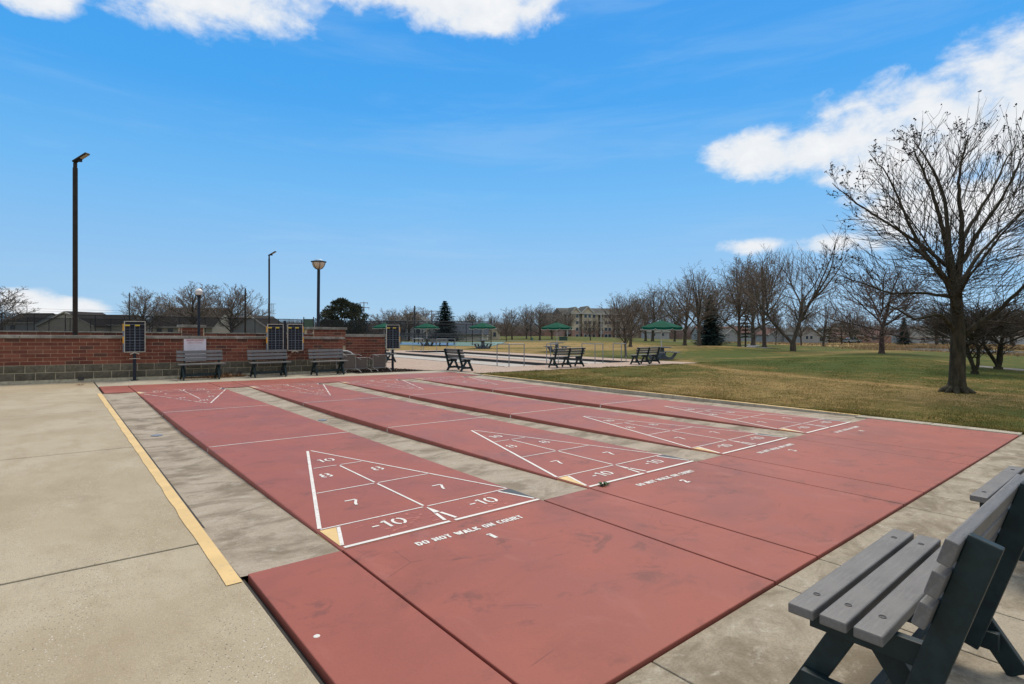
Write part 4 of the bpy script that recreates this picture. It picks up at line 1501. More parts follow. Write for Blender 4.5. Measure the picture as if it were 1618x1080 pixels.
# single leaf on the terrace and a weed in the joint of court two
mb = MB()
lx_, ly_ = gnd(127, 608)
for k in range(7):
    a = 2 * PI * k / 7
    mb.add([(0, 0, .01), (.075 * math.cos(a - .3), .075 * math.sin(a - .3), .02), (.10 * math.cos(a), .10 * math.sin(a), .035), (.075 * math.cos(a + .3), .075 * math.sin(a + .3), .015)], [(0, 1, 2, 3)])
lf = mb.build('fallen_leaf', M['leaf'])
lf.location = (lx_, ly_, G(lx_, ly_))
tag(lf, 'single curled brown leaf lying on the terrace by the wall', 'leaf')
mb = MB()
rr = random.Random(17)
for k in range(26):
    a, h = rr.uniform(0, 6.28), rr.uniform(.01, .035)
    r0, r1 = rr.uniform(0, .05), rr.uniform(.03, .06)
    bx0, by0 = r0 * math.cos(a * 2.3) * 1.6, r0 * math.sin(a * 2.3) * .6
    c_, s_ = math.cos(a), math.sin(a)
    mb.add([(bx0, by0, .003), (bx0 + c_ * r1 * .5 - s_ * .012, by0 + s_ * r1 * .5 + c_ * .012, h), (bx0 + c_ * r1, by0 + s_ * r1, h * .7), (bx0 + c_ * r1 * .5 + s_ * .012, by0 + s_ * r1 * .5 - c_ * .012, h)], [(0, 1, 2, 3)])
wd = mb.build('weed', M['weed'])
wx_, wy_ = gnd(952, 767)
wd.location = (wx_, wy_, G(wx_, wy_))
tag(wd, 'small green weed on the end line of the second court', 'weed')

# ------------------------------------------------------------------ pipe rails at the lane corners
def pipe_rail(x, y, dx_, dy_, label):
    """L-shaped rail: corner post at (x, y), one post along each lane side"""
    root = empty('pipe_rail', (x, y, G(x, y)))
    tag(root, label, 'railing', 'metal pipe rails at the bocce lane ends')
    h = .99
    r = .021
    MB().tube([(dx_, 0, 0), (dx_, 0, h - .02), (dx_ * .97, 0, h), (0, 0, h), (0, dy_ * .97, h), (0, dy_, h - .02), (0, dy_, 0)], r, 8).build('rail_tube', M['rail'], root)
    MB().tube([(0, 0, 0), (0, 0, h - .012)], r, 8).build('post', M['rail'], root)
    return root
pipe_rail(13.95, 15.18, .88, .85, 'pipe rail at the near lane corner left of the long bench')
pipe_rail(16.95, 15.15, -.5, .8, 'pipe rail partly behind the left end of the long bench')
pipe_rail(19.6, 15.2, .60, -.0 + .9, 'pipe rail behind the right end of the long bench')
pipe_rail(22.45, 15.5, -.4, .9, 'pipe rail behind the bench at the paver corner')
pipe_rail(14.0, 33.2, .9, -1.3, 'far pipe rail beside the rightmost scoreboard')
pipe_rail(16.9, 33.2, -.8, -1.3, 'far pipe rail in front of the blue court umbrella')
pipe_rail(19.4, 33.2, .9, -1.2, 'far pipe rail left of the distant pale bench')
pipe_rail(22.4, 33.2, -.9, -1.2, 'far pipe rail right of the distant pale bench')

# ------------------------------------------------------------------ umbrella tables
def make_table(label, group):
    root = empty('picnic_table')
    tag(root, label, 'table', group)
    k = 8
    MB().lathe([(.60, .70), (.62, .715), (.62, .745), (.60, .755)], k).build('table_top', M['table_top'], root, bevel=.006)
    MB().box(-.13, .13, -.13, .13, 0, .70).build('pedestal', M['table_grey'], root, bevel=.01)
    for i in range(4):
        a = PI / 4 + i * PI / 2
        c_, s_ = math.cos(a), math.sin(a)
        arm = MB()
        poly = [(.10, .36), (.10, .02), (.26, .0), (.66, .0), (.74, .05), (.96, .40), (.80, .40), (.60, .15), (.42, .13), (.28, .22), (.18, .36)]
        arm.prism(poly, -.045, .045, lambda p, t: (p[0] * c_ - t * s_, p[0] * s_ + t * c_, p[1]))
        arm.build('seat_arm', M['table_grey'], root)
        st = MB()
        st.obox((.90 * c_, .90 * s_, .435), (.36, .86, .05), Matrix.Rotation(a, 3, 'Z'))
        st.build('seat', M['table_top'], root, bevel=.01)
    return root

def make_umbrella(label, group):
    root = empty('umbrella')
    tag(root, label, 'umbrella', group)
    MB().tube([(0, 0, .755), (0, 0, 2.36)], .027, 10).build('pole', M['white_metal'], root)
    n, R_ = 8, 1.28
    can = MB()
    zt, ze = 2.40, 1.98
    for k_ in range(n):
        a0, a1 = 2 * PI * k_ / n, 2 * PI * (k_ + 1) / n
        am = (a0 + a1) / 2
        def pt(r_, a, z_):
            return (r_ * math.cos(a), r_ * math.sin(a), z_)
        # each gore sags a little between its ribs
        prev = [pt(.02, am, zt)] * 3
        for t in (.28, .52, .76, 1.0):
            z_ = zt + (ze - zt) * (t ** 1.12)
            row = [pt(R_ * t, a0, z_), pt(R_ * t * math.cos(PI / n) * .985, am, z_ - .03 * t), pt(R_ * t, a1, z_)]
            can.quad(prev[0], row[0], row[1], prev[1])
            can.quad(prev[1], row[1], row[2], prev[2])
            prev = row
        lo = [(p[0] * 1.0, p[1] * 1.0, p[2] - .17) for p in prev]
        lo[1] = (lo[1][0] * 1.01, lo[1][1] * 1.01, lo[1][2] + .01)
        can.quad(prev[0], lo[0], lo[1], prev[1])
        can.quad(prev[1], lo[1], lo[2], prev[2])
    can.build('canopy', M['canvas'], root)
    tr = MB()
    for k_ in range(n):
        a0, a1 = 2 * PI * k_ / n, 2 * PI * (k_ + 1) / n
        am = (a0 + a1) / 2
        z_ = ze - .175
        c0 = (R_ * 1.004 * math.cos(a0), R_ * 1.004 * math.sin(a0), z_ + .06)
        q0 = (R_ * 1.0 * math.cos(a0 + .08), R_ * 1.0 * math.sin(a0 + .08), z_)
        c1 = (R_ * math.cos(PI / n) * 1.0 * math.cos(am), R_ * math.cos(PI / n) * 1.0 * math.sin(am), z_ - .015)
        q1 = (R_ * 1.0 * math.cos(a1 - .08), R_ * 1.0 * math.sin(a1 - .08), z_)
        c2 = (R_ * 1.004 * math.cos(a1), R_ * 1.004 * math.sin(a1), z_ + .06)
        tr.tube([c0, q0, c1, q1, c2], .012, 5)
    tr.build('piping', M['white_metal'], root)
    ri = MB()
    for k_ in range(n):
        a0 = 2 * PI * k_ / n
        ri.tube([(.02, 0 * a0, zt - .03), (R_ * .985 * math.cos(a0), R_ * .985 * math.sin(a0), ze - .012)], .009, 5)
    ri.build('ribs', M['white_metal'], root)
    MB().lathe([(.03, 2.38), (.035, 2.42), (.01, 2.45)], 10).build('finial', M['canvas'], root)
    return root

TG, UG = 'picnic tables with attached seats', 'green patio umbrellas'
tb = make_table('umbrella table beside the bench at the paver corner', TG)
um = make_umbrella('green umbrella furthest right, above the bench at the paver corner', UG)
KT = kids_map()
# (px of the mast, distance along the view, turn, table label, umbrella label)
UMB = [(1045, 34.0, .25, None, None),
       (880, 45.0, .1, 'umbrella table behind the long bench on the pavers', 'green umbrella above the long bench in the middle'),
       (763, 51.0, .32, 'umbrella table between the far fence and the lanes', 'green umbrella in front of the slate roofed house'),
       (674.5, 58.0, .2, 'umbrella table in front of the blue court', 'green umbrella left of the dark spruce'),
       (607, 61.0, .05, 'umbrella table half hidden behind the wall end', 'green umbrella half hidden behind the rightmost scoreboard')]
for i, (px, d, rz, tl, ul) in enumerate(UMB):
    x, y, _ = atd(px, 523, d)
    z = th(x, y)
    t, u = (tb, um) if i == 0 else (copy_tree(tb, KT), copy_tree(um, KT))
    for o in (t, u):
        o.location = (x, y, z)
        o.rotation_euler = (0, 0, rz - YAW)
    if i:
        t['label'], u['label'] = tl, ul

# ------------------------------------------------------------------ chain link fences
def chain_fence(name, pts, h, label, top_rail=True, mid=None, mat='chain', pr=.05):
    root = empty(name, (pts[0][0], pts[0][1], th(*pts[0])))
    tag(root, label, 'fence')
    o = Vector(root.location)
    P = [Vector((x, y, th(x, y))) - o for x, y in pts]
    post = MB().tube([(0, 0, -.2), (0, 0, h)], pr, 6).mesh('post', M['fence'])
    for p in P:
        obj('post', post, root, loc=p)
    for zz, r_ in [(h - .03, .045)] + [(q, .05) for q in (mid or [])]:
        mb_ = MB()
        mb_.tube([p + Vector((0, 0, zz)) for p in P], r_, 5)
        mb_.build('rail', M['fence'], root)
    mb_ = MB()
    for a, c in zip(P[:-1], P[1:]):
        n_ = (c - a).cross(Vector((0, 0, 1))).normalized() * .05
        mb_.quad(a + n_ + Vector((0, 0, .03)), c + n_ + Vector((0, 0, .03)), c + n_ + Vector((0, 0, h)), a + n_ + Vector((0, 0, h)))
    mb_.build('chain_link', M[mat], root)
    return root
# direction of the tennis fence: 24 degrees off the image plane
fdx, fdy = cyw * math.cos(.42) + syw * math.sin(.42), -syw * math.cos(.42) + cyw * math.sin(.42)
x0_, y0_, _ = atd(3, 523, 66.0)
chain_fence('tennis_fence', [(x0_ + fdx * 3.05 * k, y0_ + fdy * 3.05 * k) for k in range(-3, 17)], 3.15, 'long black chain link fence behind the brick wall')
x1_, y1_, _ = atd(8, 523, 82.0)
chain_fence('tennis_fence', [(x1_ + fdx * 2.6 * k, y1_ + fdy * 2.6 * k) for k in range(-2, 8)], 3.0, 'second chain link fence behind the first, at the far left')
ca, cb2 = atd(580, 523, 66)[:2], atd(776, 523, 62)[:2]
chain_fence('court_fence', [(ca[0] + (cb2[0] - ca[0]) * k / 7, ca[1] + (cb2[1] - ca[1]) * k / 7) for k in range(8)], 2.75, 'tall black fence around the blue court left of the lawn', mid=[1.0, 1.28], mat='chain_open')
ca, cb2 = atd(600, 523, 82)[:2], atd(760, 523, 80)[:2]
chain_fence('court_fence', [(ca[0] + (cb2[0] - ca[0]) * k / 7, ca[1] + (cb2[1] - ca[1]) * k / 7) for k in range(8)], 2.7, 'rear fence of the blue court near the spruce', mid=[1.1], mat='chain_open')
# windscreen panel of the tennis court beside the boards
wsx, wsy, _ = atd(489, 523, 70)
root = empty('windscreen_gate', (wsx, wsy, th(wsx, wsy)), -YAW)
tag(root, 'dark green windscreen panel on the fence left of the caged lamp', 'windscreen')
MB().box(-.7, .45, -.03, .03, .2, 3.0).build('screen', M['box_green'], root)
for sx_ in (-.72, .52):
    MB().box(sx_ - .05, sx_ + .05, -.05, .05, -.2, 3.25).build('post', M['fence'], root)

def patch(name, corners, mat, lift=.03):
    mb_ = MB()
    n = 8
    a, b_, c, d = [Vector(p) for p in corners]
    for i in range(n + 1):
        for j in range(n + 1):
            p = a.lerp(b_, i / n).lerp(d.lerp(c, i / n), j / n)
            mb_.v.append((p.x, p.y, th(p.x, p.y) + lift))
    for i in range(n):
        for j in range(n):
            q = i * (n + 1) + j
            mb_.f.append((q, q + n + 1, q + n + 2, q + 1))
    return tag(mb_.build(name, mat), kind='structure')
pg = lambda px, d: atd(px, 523, d)[:2]
patch('sport_court', [pg(590, 60), pg(775, 58), pg(800, 84), pg(585, 84)], M['court_green'], .04)
patch('sport_court_play_area', [pg(600, 62.5), pg(716, 60.5), pg(722, 74), pg(610, 74)], M['court_blue'], .06)

# ------------------------------------------------------------------ trees
UPV = np.array([0, 0, 1.0])

class Tree:
    def __init__(self, seed):
        self.r = np.random.default_rng(seed)
        self.br = []                                # (points, radii)
    def limb(self, p, d, L, r0, r1, up=.0, wig=.12, n=6):
        """one wandering branch"""
        rg = self.r
        pts = [np.array(p, float)]
        d = np.array(d, float) / np.linalg.norm(d)
        for i in range(n):
            d = d + rg.normal(0, wig, 3) + UPV * up / n
            d /= np.linalg.norm(d)
            pts.append(pts[-1] + d * L / n)
        pts = np.array(pts)
        rad = r0 + (r1 - r0) * np.linspace(0, 1, n + 1) ** .8
        self.br.append((pts, rad))
        return pts, rad
    def sprout(self, pts, rad, L, lvl, cfg, t0=.25):
        """side branches along a branch"""
        rg = self.r
        if lvl >= len(cfg['n']):
            return
        k = max(2, int(cfg['n'][lvl] * rg.uniform(.85, 1.15)))
        m_ = len(pts) - 1
        az0 = rg.uniform(0, 6.28)
        for i in range(k):
            t = t0 + (1 - t0) * (i + rg.uniform(.2, .8)) / k
            f = t * m_
            j = min(int(f), m_ - 1)
            p = pts[j] + (pts[j + 1] - pts[j]) * (f - j)
            ax = pts[j + 1] - pts[j]
            ax = ax / np.linalg.norm(ax)
            a = az0 + i * 2.4 + rg.normal(0, .3)
            u = np.cross(ax, [.3, .1, 1.0] if abs(ax[2]) < .9 else [1, 0, 0])
            u /= np.linalg.norm(u)
            v = np.cross(ax, u)
            ang = math.radians(cfg['ang'][lvl] * rg.uniform(.75, 1.25))
            d = ax * math.cos(ang) + (u * math.cos(a) + v * math.sin(a)) * math.sin(ang)
            l2 = L * cfg['len'][lvl] * (1.12 - .62 * t) * rg.uniform(.7, 1.2)
            rr_ = max(cfg['rmin'], min(rad[j] * .62, rad[j] * cfg['rk'] * (l2 / L) ** .5 + .0))
            q, qr = self.limb(p, d, l2, rr_, max(cfg['rmin'] * .8, rr_ * .3), cfg['up'], cfg['wig'], 5 if lvl < 2 else 3)
            self.sprout(q, qr, l2, lvl + 1, cfg, .18)
    def fill(self, c, rad, n, rmin, side=3, lmax=.34):
        """fine shoots that fill the crown's rounded volume from the wood already there"""
        rg = self.r
        c, rad = np.array(c, float), np.array(rad, float)
        base = np.concatenate([b_[0] for b_ in self.br if b_[1][0] > rmin * 1.05])
        base = base[rg.permutation(len(base))[:6000]]
        u = rg.normal(0, 1, (n, 3))
        u /= np.linalg.norm(u, axis=1)[:, None]
        tg = c + u * rad * (rg.uniform(.25, 1.0, n) ** .5)[:, None] * rg.uniform(.93, 1.05, n)[:, None]
        hub = c - np.array([0, 0, rad[2] * 1.05])
        scale = rad.mean()
        use = np.ones(len(base))
        for p in tg[tg[:, 2] > c[2] - .82 * rad[2]]:
            d = np.linalg.norm(base - p, axis=1)
            ok = np.linalg.norm((base - hub) / rad, axis=1) < np.linalg.norm((p - hub) / rad) - .02
            v_ = p - base
            cs = (v_ @ (p - hub)) / (d * np.linalg.norm(p - hub) + 1e-9)
            dd_ = np.where(ok & (cs > .35), d * use * (1 + 2.2 * (1 - cs)), 1e9)
            k = int(dd_.argmin())
            if dd_[k] > 1e8:
                continue
            L = d[k]
            use = use * (1 + .8 * np.exp(-(np.linalg.norm(base - base[k], axis=1) / (.035 * scale)) ** 2))
            if L > lmax * 2.2 * scale or L < .03 * scale:
                continue
            a = base[k]
            out = p - hub
            out /= np.linalg.norm(out)
            t = np.linspace(0, 1, 5)[:, None]
            mid = (a + p) / 2 + (out * .04 - UPV * .03) * L + rg.normal(0, .045, 3) * L
            pts = (1 - t) ** 2 * a + 2 * t * (1 - t) * mid + t ** 2 * p
            r0 = rmin * (1.0 + 1.3 * min(1, L / (.3 * scale)))
            self.br.append((pts, np.linspace(r0, rmin * .7, 5)))
            for q in range(side):
                f = rg.uniform(.25, .95)
                j = min(int(f * 4), 3)
                b0 = pts[j] + (pts[j + 1] - pts[j]) * (f * 4 - j)
                ax = (pts[j + 1] - pts[j])
                ax /= np.linalg.norm(ax) + 1e-9
                dd = ax + rg.normal(0, .36, 3) + out * .3
                dd /= np.linalg.norm(dd)
                l2 = min(L, .22 * scale) * rg.uniform(.3, .75)
                p1_ = b0 + dd * l2 * .5
                p2_ = b0 + (dd + out * .25 + rg.normal(0, .1, 3)) * l2
                self.br.append((np.array([b0, p1_, p2_]), np.array([rmin, rmin * .85, rmin * .6])))
    def meshes(self, name, mt, mw, split=.018):
        """thick wood and twigs as two meshes"""
        out = []
        for thick in (True, False):
            Vs, Fs, o = [], [], 0
            for pts, rad in self.br:
                if (rad[0] >= split) != thick:
                    continue
                k = 9 if rad[0] > .12 else 6 if rad[0] > .03 else 3
                n = len(pts)
                tg = np.gradient(pts, axis=0)
                tg /= np.linalg.norm(tg, axis=1)[:, None]
                ref = np.array([1.0, .2, .1]) if abs(tg[:, 2]).mean() > .7 else np.array([.1, .2, 1.0])
                u = np.cross(tg, ref)
                u /= np.linalg.norm(u, axis=1)[:, None]
                v = np.cross(tg, u)
                a = np.arange(k) * 2 * np.pi / k
                ring = pts[:, None, :] + rad[:, None, None] * (u[:, None, :] * np.cos(a)[None, :, None] + v[:, None, :] * np.sin(a)[None, :, None])
                Vs.append(ring.reshape(-1, 3))
                ii = np.arange(n - 1)[:, None] * k
                jj = np.arange(k)[None, :]
                j2 = (jj + 1) % k
                f = np.stack([ii + jj, ii + j2, ii + k + j2, ii + k + jj], -1).reshape(-1, 4) + o
                Fs.append(f)
                o += n * k
            out.append(fast_mesh(name, np.concatenate(Vs), np.concatenate(Fs), mt if thick else mw, 4, True) if Vs else None)
        return out

def auto_tree(seed, H, tr_h, r0, nl, spread, cfg, lead=True, forks=None, fan=.42, crown=None, nfill=900, droop=0.0, mats=('bark', 'twig'), limb_len=.62):
    """bare deciduous tree: trunk, a whorl of limbs, then side branches and twigs"""
    T = Tree(seed)
    rg = T.r
    base = np.array([0, 0, -.1])
    if forks:
        tp, trd = T.limb(base, (0, 0, 1), tr_h, r0 * 1.1, r0 * .95, 0, .02, 3)
        starts = forks
        for (dx_, dy_, L, rr_) in forks:
            p, q = T.limb(tp[-1] - UPV * .05, (dx_, dy_, 1), L * .45, r0 * rr_, r0 * rr_ * .7, .15, .07, 6)
            for k in range(3):
                a = rg.uniform(0, 6.28)
                d = (p[-1] - p[-2]) / np.linalg.norm(p[-1] - p[-2]) + fan * np.array([math.cos(a + k * 2.1), math.sin(a + k * 2.1), .2])
                p2, q2 = T.limb(p[-1], d, L * .6, r0 * rr_ * .55, .02, .18, .09, 7)
                T.sprout(p2, q2, L * .6, 0, cfg, .08)
            T.sprout(p, q, L * .55, 0, cfg, .45)
    else:
        fl = [(0, 1.55), (.05, 1.15), (.2, 1.0), (1, .86)]
        tp, trd = T.limb(base, (0, 0, 1), tr_h, r0, r0 * .85, 0, .02, 5)
        trd[0] *= 1.5; trd[1] *= 1.06
        for i in range(nl):
            t = i / max(1, nl - 1)
            a = i * 2.4 + rg.uniform(-.3, .3)
            ang = math.radians(spread * (1.15 - .75 * t) * rg.uniform(.85, 1.15))
            d = np.array([math.cos(a) * math.sin(ang), math.sin(a) * math.sin(ang), math.cos(ang) - droop * (1 - t)])
            hgt = tr_h * (.82 + .18 * t) + (H - tr_h) * .34 * t
            L = (H - hgt) * (limb_len + .38 * t)
            p0 = np.array([tp[-1][0] * hgt / tr_h, tp[-1][1] * hgt / tr_h, hgt - .1])
            p, q = T.limb(p0, d, L, r0 * (.52 - .12 * t), .02, .35, .10, 8)
            T.sprout(p, q, L, 0, cfg, .16)
        if lead:
            p, q = T.limb(tp[-1], (rg.normal(0, .05), rg.normal(0, .05), 1), (H - tr_h) * .92, r0 * .8, .02, .2, .07, 9)
            T.sprout(p, q, (H - tr_h) * .8, 0, cfg, .12)
    if crown:
        cz, rx_, rz_ = crown
        T.fill((0, 0, cz * H), (rx_ * H, rx_ * H, rz_ * H), nfill, cfg['rmin'], 2)
    zmax = np.percentile(np.concatenate([b_[0][:, 2] for b_ in T.br]), 99.8)
    return T, zmax

CFG_MID = dict(n=(9, 6, 3), ang=(42, 42, 40), len=(.50, .5, .52), rmin=.0095, rk=.62, up=.25, wig=.13)
CFG_FAR = dict(n=(9, 6, 4), ang=(40, 40, 40), len=(.52, .5, .55), rmin=.017, rk=.62, up=.22, wig=.13)
CFG_UP = dict(n=(9, 6, 4), ang=(26, 28, 30), len=(.52, .5, .55), rmin=.016, rk=.62, up=.5, wig=.09)
CFG_FINE = dict(n=(9, 6, 4), ang=(44, 44, 42), len=(.48, .46, .5), rmin=.0095, rk=.6, up=.18, wig=.12)

PROTO = {}
def proto(key, T, zmax, mt, mw):
    a, c = T.meshes(key, M[mt], M[mw], .045 if key.startswith('far') else .022)
    P_ = np.concatenate([b_[0] for b_ in T.br])
    wid = np.percentile(P_[:, 0], 98.5) - np.percentile(P_[:, 0], 1.5)
    wid = .5 * wid + .5 * (np.percentile(P_[:, 1], 98.5) - np.percentile(P_[:, 1], 1.5))
    PROTO[key] = (a, c, zmax, wid)

proto('vase', *auto_tree(11, 9, 2.0, .19, 7, 44, CFG_MID, limb_len=.66, crown=(.62, .34, .37), nfill=430), 'bark', 'twig')
proto('vase_b', *auto_tree(12, 9, 1.9, .18, 8, 40, CFG_MID, limb_len=.68, crown=(.61, .33, .38), nfill=430), 'bark', 'twig')
proto('vase_c', *auto_tree(21, 9, 2.2, .20, 7, 50, CFG_MID, limb_len=.66, crown=(.62, .36, .37), nfill=430), 'bark', 'twig')
proto('spreading', *auto_tree(13, 8, 1.7, .17, 11, 76, CFG_FINE, limb_len=.70, crown=(.58, .46, .41), nfill=800), 'bark_red', 'twig_red')
proto('three_stem', *auto_tree(14, 9, .75, .22, 3, 40, CFG_MID, forks=[(-.60, .15, 6.6, .62), (.04, -.2, 8.0, .7), (.42, .25, 7.2, .62)], crown=(.60, .38, .40), nfill=520), 'bark', 'twig')
proto('shrubby', *auto_tree(15, 4.5, .25, .15, 4, 60, CFG_FINE, fan=1.25, forks=[(-.24, .10, 3.4, .55), (.04, -.16, 3.4, .5), (.22, .12, 3.4, .52)], crown=(.73, .62, .22), nfill=900), 'bark_big', 'twig_dark')
proto('young', *auto_tree(16, 7, 1.6, .11, 10, 46, CFG_FINE, limb_len=.60, crown=(.60, .33, .39), nfill=500), 'bark', 'twig')
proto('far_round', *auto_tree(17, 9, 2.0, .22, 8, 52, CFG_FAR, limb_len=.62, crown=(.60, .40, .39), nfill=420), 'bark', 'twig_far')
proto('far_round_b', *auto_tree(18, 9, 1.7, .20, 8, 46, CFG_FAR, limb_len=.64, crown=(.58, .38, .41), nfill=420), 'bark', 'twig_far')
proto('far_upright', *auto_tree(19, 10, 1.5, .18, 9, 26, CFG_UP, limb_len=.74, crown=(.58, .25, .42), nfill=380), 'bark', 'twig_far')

TRG = 'bare deciduous trees around the park'
def tree(key, px, base, top, label, cw=60, cat='tree', d=None, rz=0.0, group=TRG, name='bare_tree'):
    """base, top and crown width are rows and columns of the photograph"""
    thick, thin, zm, wid = PROTO[key]
    if d is None:
        x, y = gnd(px, base)
    else:
        x, y, _ = atd(px, base, d)
    z = th(x, y)
    dist = (x - CX) * syw + (y - CY) * cyw
    H = CH + (HOR - top) / FPX * dist - z
    root = empty(name, (x, y, z), rz)
    s = H / zm
    sw = cw / FPX * dist / wid
    root.scale = (sw, sw, s)
    tag(root, label, cat, group)
    obj('trunk', thick, root)
    if thin:
        obj('crown', thin, root)
    return root

# the row of trees in the park, read off the photograph
tree('three_stem', 1253, 557, 375, 'large bare tree with three stems from one low fork', cw=134, rz=-YAW)
tree('vase', 1208, 552, 386, 'tall bare tree just left of the three stemmed tree', cw=98, rz=1.0)
tree('vase_b', 1168, 550, 402, 'bare tree in front of the small pine, right of the blue spruce', cw=92, rz=2.2)
tree('vase_c', 1105, 553, 414, 'bare tree whose grey trunk stands before the dark spruce', cw=92, rz=.4)
tree('vase', 1082, 547, 424, 'bare tree with dark straight trunk left of the dark spruce', cw=86, rz=3.1)
tree('vase_b', 1031, 543, 446, 'bare tree with forked trunk behind the rightmost umbrella', cw=76, rz=4.0)
tree('young', 989, 563, 462, 'slender young bare tree by the paving left of the umbrella', cw=76, rz=.7)
tree('vase_c', 996, 548, 457, 'bare tree directly behind the slender young tree', cw=74, rz=5.0)
tree('spreading', 1393, 566, 414, 'broad reddish bare tree on the mound left of the biggest tree', cw=182, rz=.9)
tree('shrubby', 1540, 591, 478, 'low umbrella shaped multi stemmed tree behind the biggest trunk', cw=118, rz=.3)
tree('shrubby', 1577, 584, 482, 'low multi stemmed tree right of the other one near the path', cw=130, rz=2.0)
tree('young', 1266, 545.5, 482, 'thin bare tree seen between the stems of the three stemmed tree', cw=46, rz=1.3)
tree('vase', 1301, 547, 474, 'small bare tree in the field right of the three stemmed tree', cw=56, rz=2.8)
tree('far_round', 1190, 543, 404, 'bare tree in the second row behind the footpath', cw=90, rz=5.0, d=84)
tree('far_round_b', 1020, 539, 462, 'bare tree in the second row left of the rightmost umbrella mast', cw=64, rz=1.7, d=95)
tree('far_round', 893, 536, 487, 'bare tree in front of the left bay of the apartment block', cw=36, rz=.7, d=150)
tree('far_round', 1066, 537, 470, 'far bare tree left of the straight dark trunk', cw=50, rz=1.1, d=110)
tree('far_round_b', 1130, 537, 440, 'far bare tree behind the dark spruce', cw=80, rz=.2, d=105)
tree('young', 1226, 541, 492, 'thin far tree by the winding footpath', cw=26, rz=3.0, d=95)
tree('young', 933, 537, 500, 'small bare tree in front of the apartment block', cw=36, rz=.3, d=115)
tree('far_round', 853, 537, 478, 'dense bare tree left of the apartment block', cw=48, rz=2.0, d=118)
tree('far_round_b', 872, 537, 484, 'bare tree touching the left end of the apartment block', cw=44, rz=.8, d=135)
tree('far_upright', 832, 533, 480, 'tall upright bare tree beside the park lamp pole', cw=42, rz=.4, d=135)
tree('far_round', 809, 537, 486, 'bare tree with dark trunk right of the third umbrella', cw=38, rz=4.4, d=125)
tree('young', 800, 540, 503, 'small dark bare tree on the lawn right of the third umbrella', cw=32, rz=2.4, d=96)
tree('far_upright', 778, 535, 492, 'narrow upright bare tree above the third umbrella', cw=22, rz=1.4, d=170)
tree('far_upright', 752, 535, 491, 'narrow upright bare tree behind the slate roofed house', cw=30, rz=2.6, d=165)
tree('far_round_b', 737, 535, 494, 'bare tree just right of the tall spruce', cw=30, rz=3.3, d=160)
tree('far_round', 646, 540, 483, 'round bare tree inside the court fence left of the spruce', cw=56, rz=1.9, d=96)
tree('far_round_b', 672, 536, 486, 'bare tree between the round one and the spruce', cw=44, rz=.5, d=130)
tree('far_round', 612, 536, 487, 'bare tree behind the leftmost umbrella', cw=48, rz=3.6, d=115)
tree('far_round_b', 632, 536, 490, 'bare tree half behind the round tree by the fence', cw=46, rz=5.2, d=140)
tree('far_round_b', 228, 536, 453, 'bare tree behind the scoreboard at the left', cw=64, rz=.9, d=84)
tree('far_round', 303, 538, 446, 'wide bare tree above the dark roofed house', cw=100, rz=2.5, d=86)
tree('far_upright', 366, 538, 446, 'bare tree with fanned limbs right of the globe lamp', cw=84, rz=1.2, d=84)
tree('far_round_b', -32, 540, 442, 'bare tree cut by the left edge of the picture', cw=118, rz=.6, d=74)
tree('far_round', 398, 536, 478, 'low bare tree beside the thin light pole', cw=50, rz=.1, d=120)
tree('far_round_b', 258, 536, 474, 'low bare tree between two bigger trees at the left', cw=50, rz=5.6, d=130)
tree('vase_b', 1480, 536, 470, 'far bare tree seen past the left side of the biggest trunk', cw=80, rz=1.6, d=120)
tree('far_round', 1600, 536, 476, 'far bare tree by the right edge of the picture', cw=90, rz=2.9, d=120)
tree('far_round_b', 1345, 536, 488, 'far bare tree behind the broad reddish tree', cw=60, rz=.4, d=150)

# woods that nobody could count, far behind everything
def woods(name, n, px0, px1, d0, d1, h0, h1, seed, mat):
    r = np.random.default_rng(seed)
    px = r.uniform(px0, px1, n)
    d = r.uniform(d0, d1, n)
    a = (px - 809) / FPX
    x = CX + d * (syw + cyw * a)
    y = CY + d * (cyw - syw * a)
    z = TH(x, y) - .2
    hh = (h0 + (h1 - h0) * np.clip(.5 + .5 * vnoise(px * .09, d * .02, seed) + .28 * vnoise(px * .35, d * .01, seed + 1), 0, 1)) * r.uniform(.72, 1.04, n)
    # every stem carries a spray of thin shoots
    k = 7
    V = np.zeros((n, k, 3, 3))
    for j in range(k):
        t = 0 if j == 0 else r.uniform(.15, .6, n)
        b0 = np.stack([x, y, z + hh * t], 1)
        if j == 0:
            tip = np.stack([x + r.normal(0, .3, n), y + r.normal(0, .3, n), z + hh * .85], 1)
            wdt = .13
        else:
            ang = r.uniform(0, 6.28, n)
            out_ = hh * r.uniform(.12, .34, n)
            tip = np.stack([x + np.cos(ang) * out_, y + np.sin(ang) * out_, z + hh * np.minimum(1, t + r.uniform(.25, .6, n))], 1)
            wdt = .06
        V[:, j, 0] = b0 + np.array([cyw, -syw, 0]) * wdt
        V[:, j, 1] = b0 - np.array([cyw, -syw, 0]) * wdt
        V[:, j, 2] = tip
    me = fast_mesh(name, V.reshape(-1, 3), np.arange(n * k * 3).reshape(-1, 3), mat, 3)
    return tag(obj(name, me), kind='stuff')
M['woods_a'] = simple('far winter woods', (.21, .175, .155), .95, .25, .05, spec=.1)
M['woods_b'] = simple('far reddish winter woods', (.19, .135, .12), .95, .25, .05, spec=.1)
woods('far_woods', 3600, -200, 820, 220, 320, 5, 10, 61, M['woods_a'])
woods('far_woods', 5000, 780, 1900, 265, 360, 6, 13, 62, M['woods_a'])
woods('reddish_woods', 2200, 1010, 1800, 185, 215, 3.0, 6, 63, M['woods_b'])
woods('reddish_woods', 900, 560, 860, 190, 210, 2.5, 5, 64, M['woods_b'])

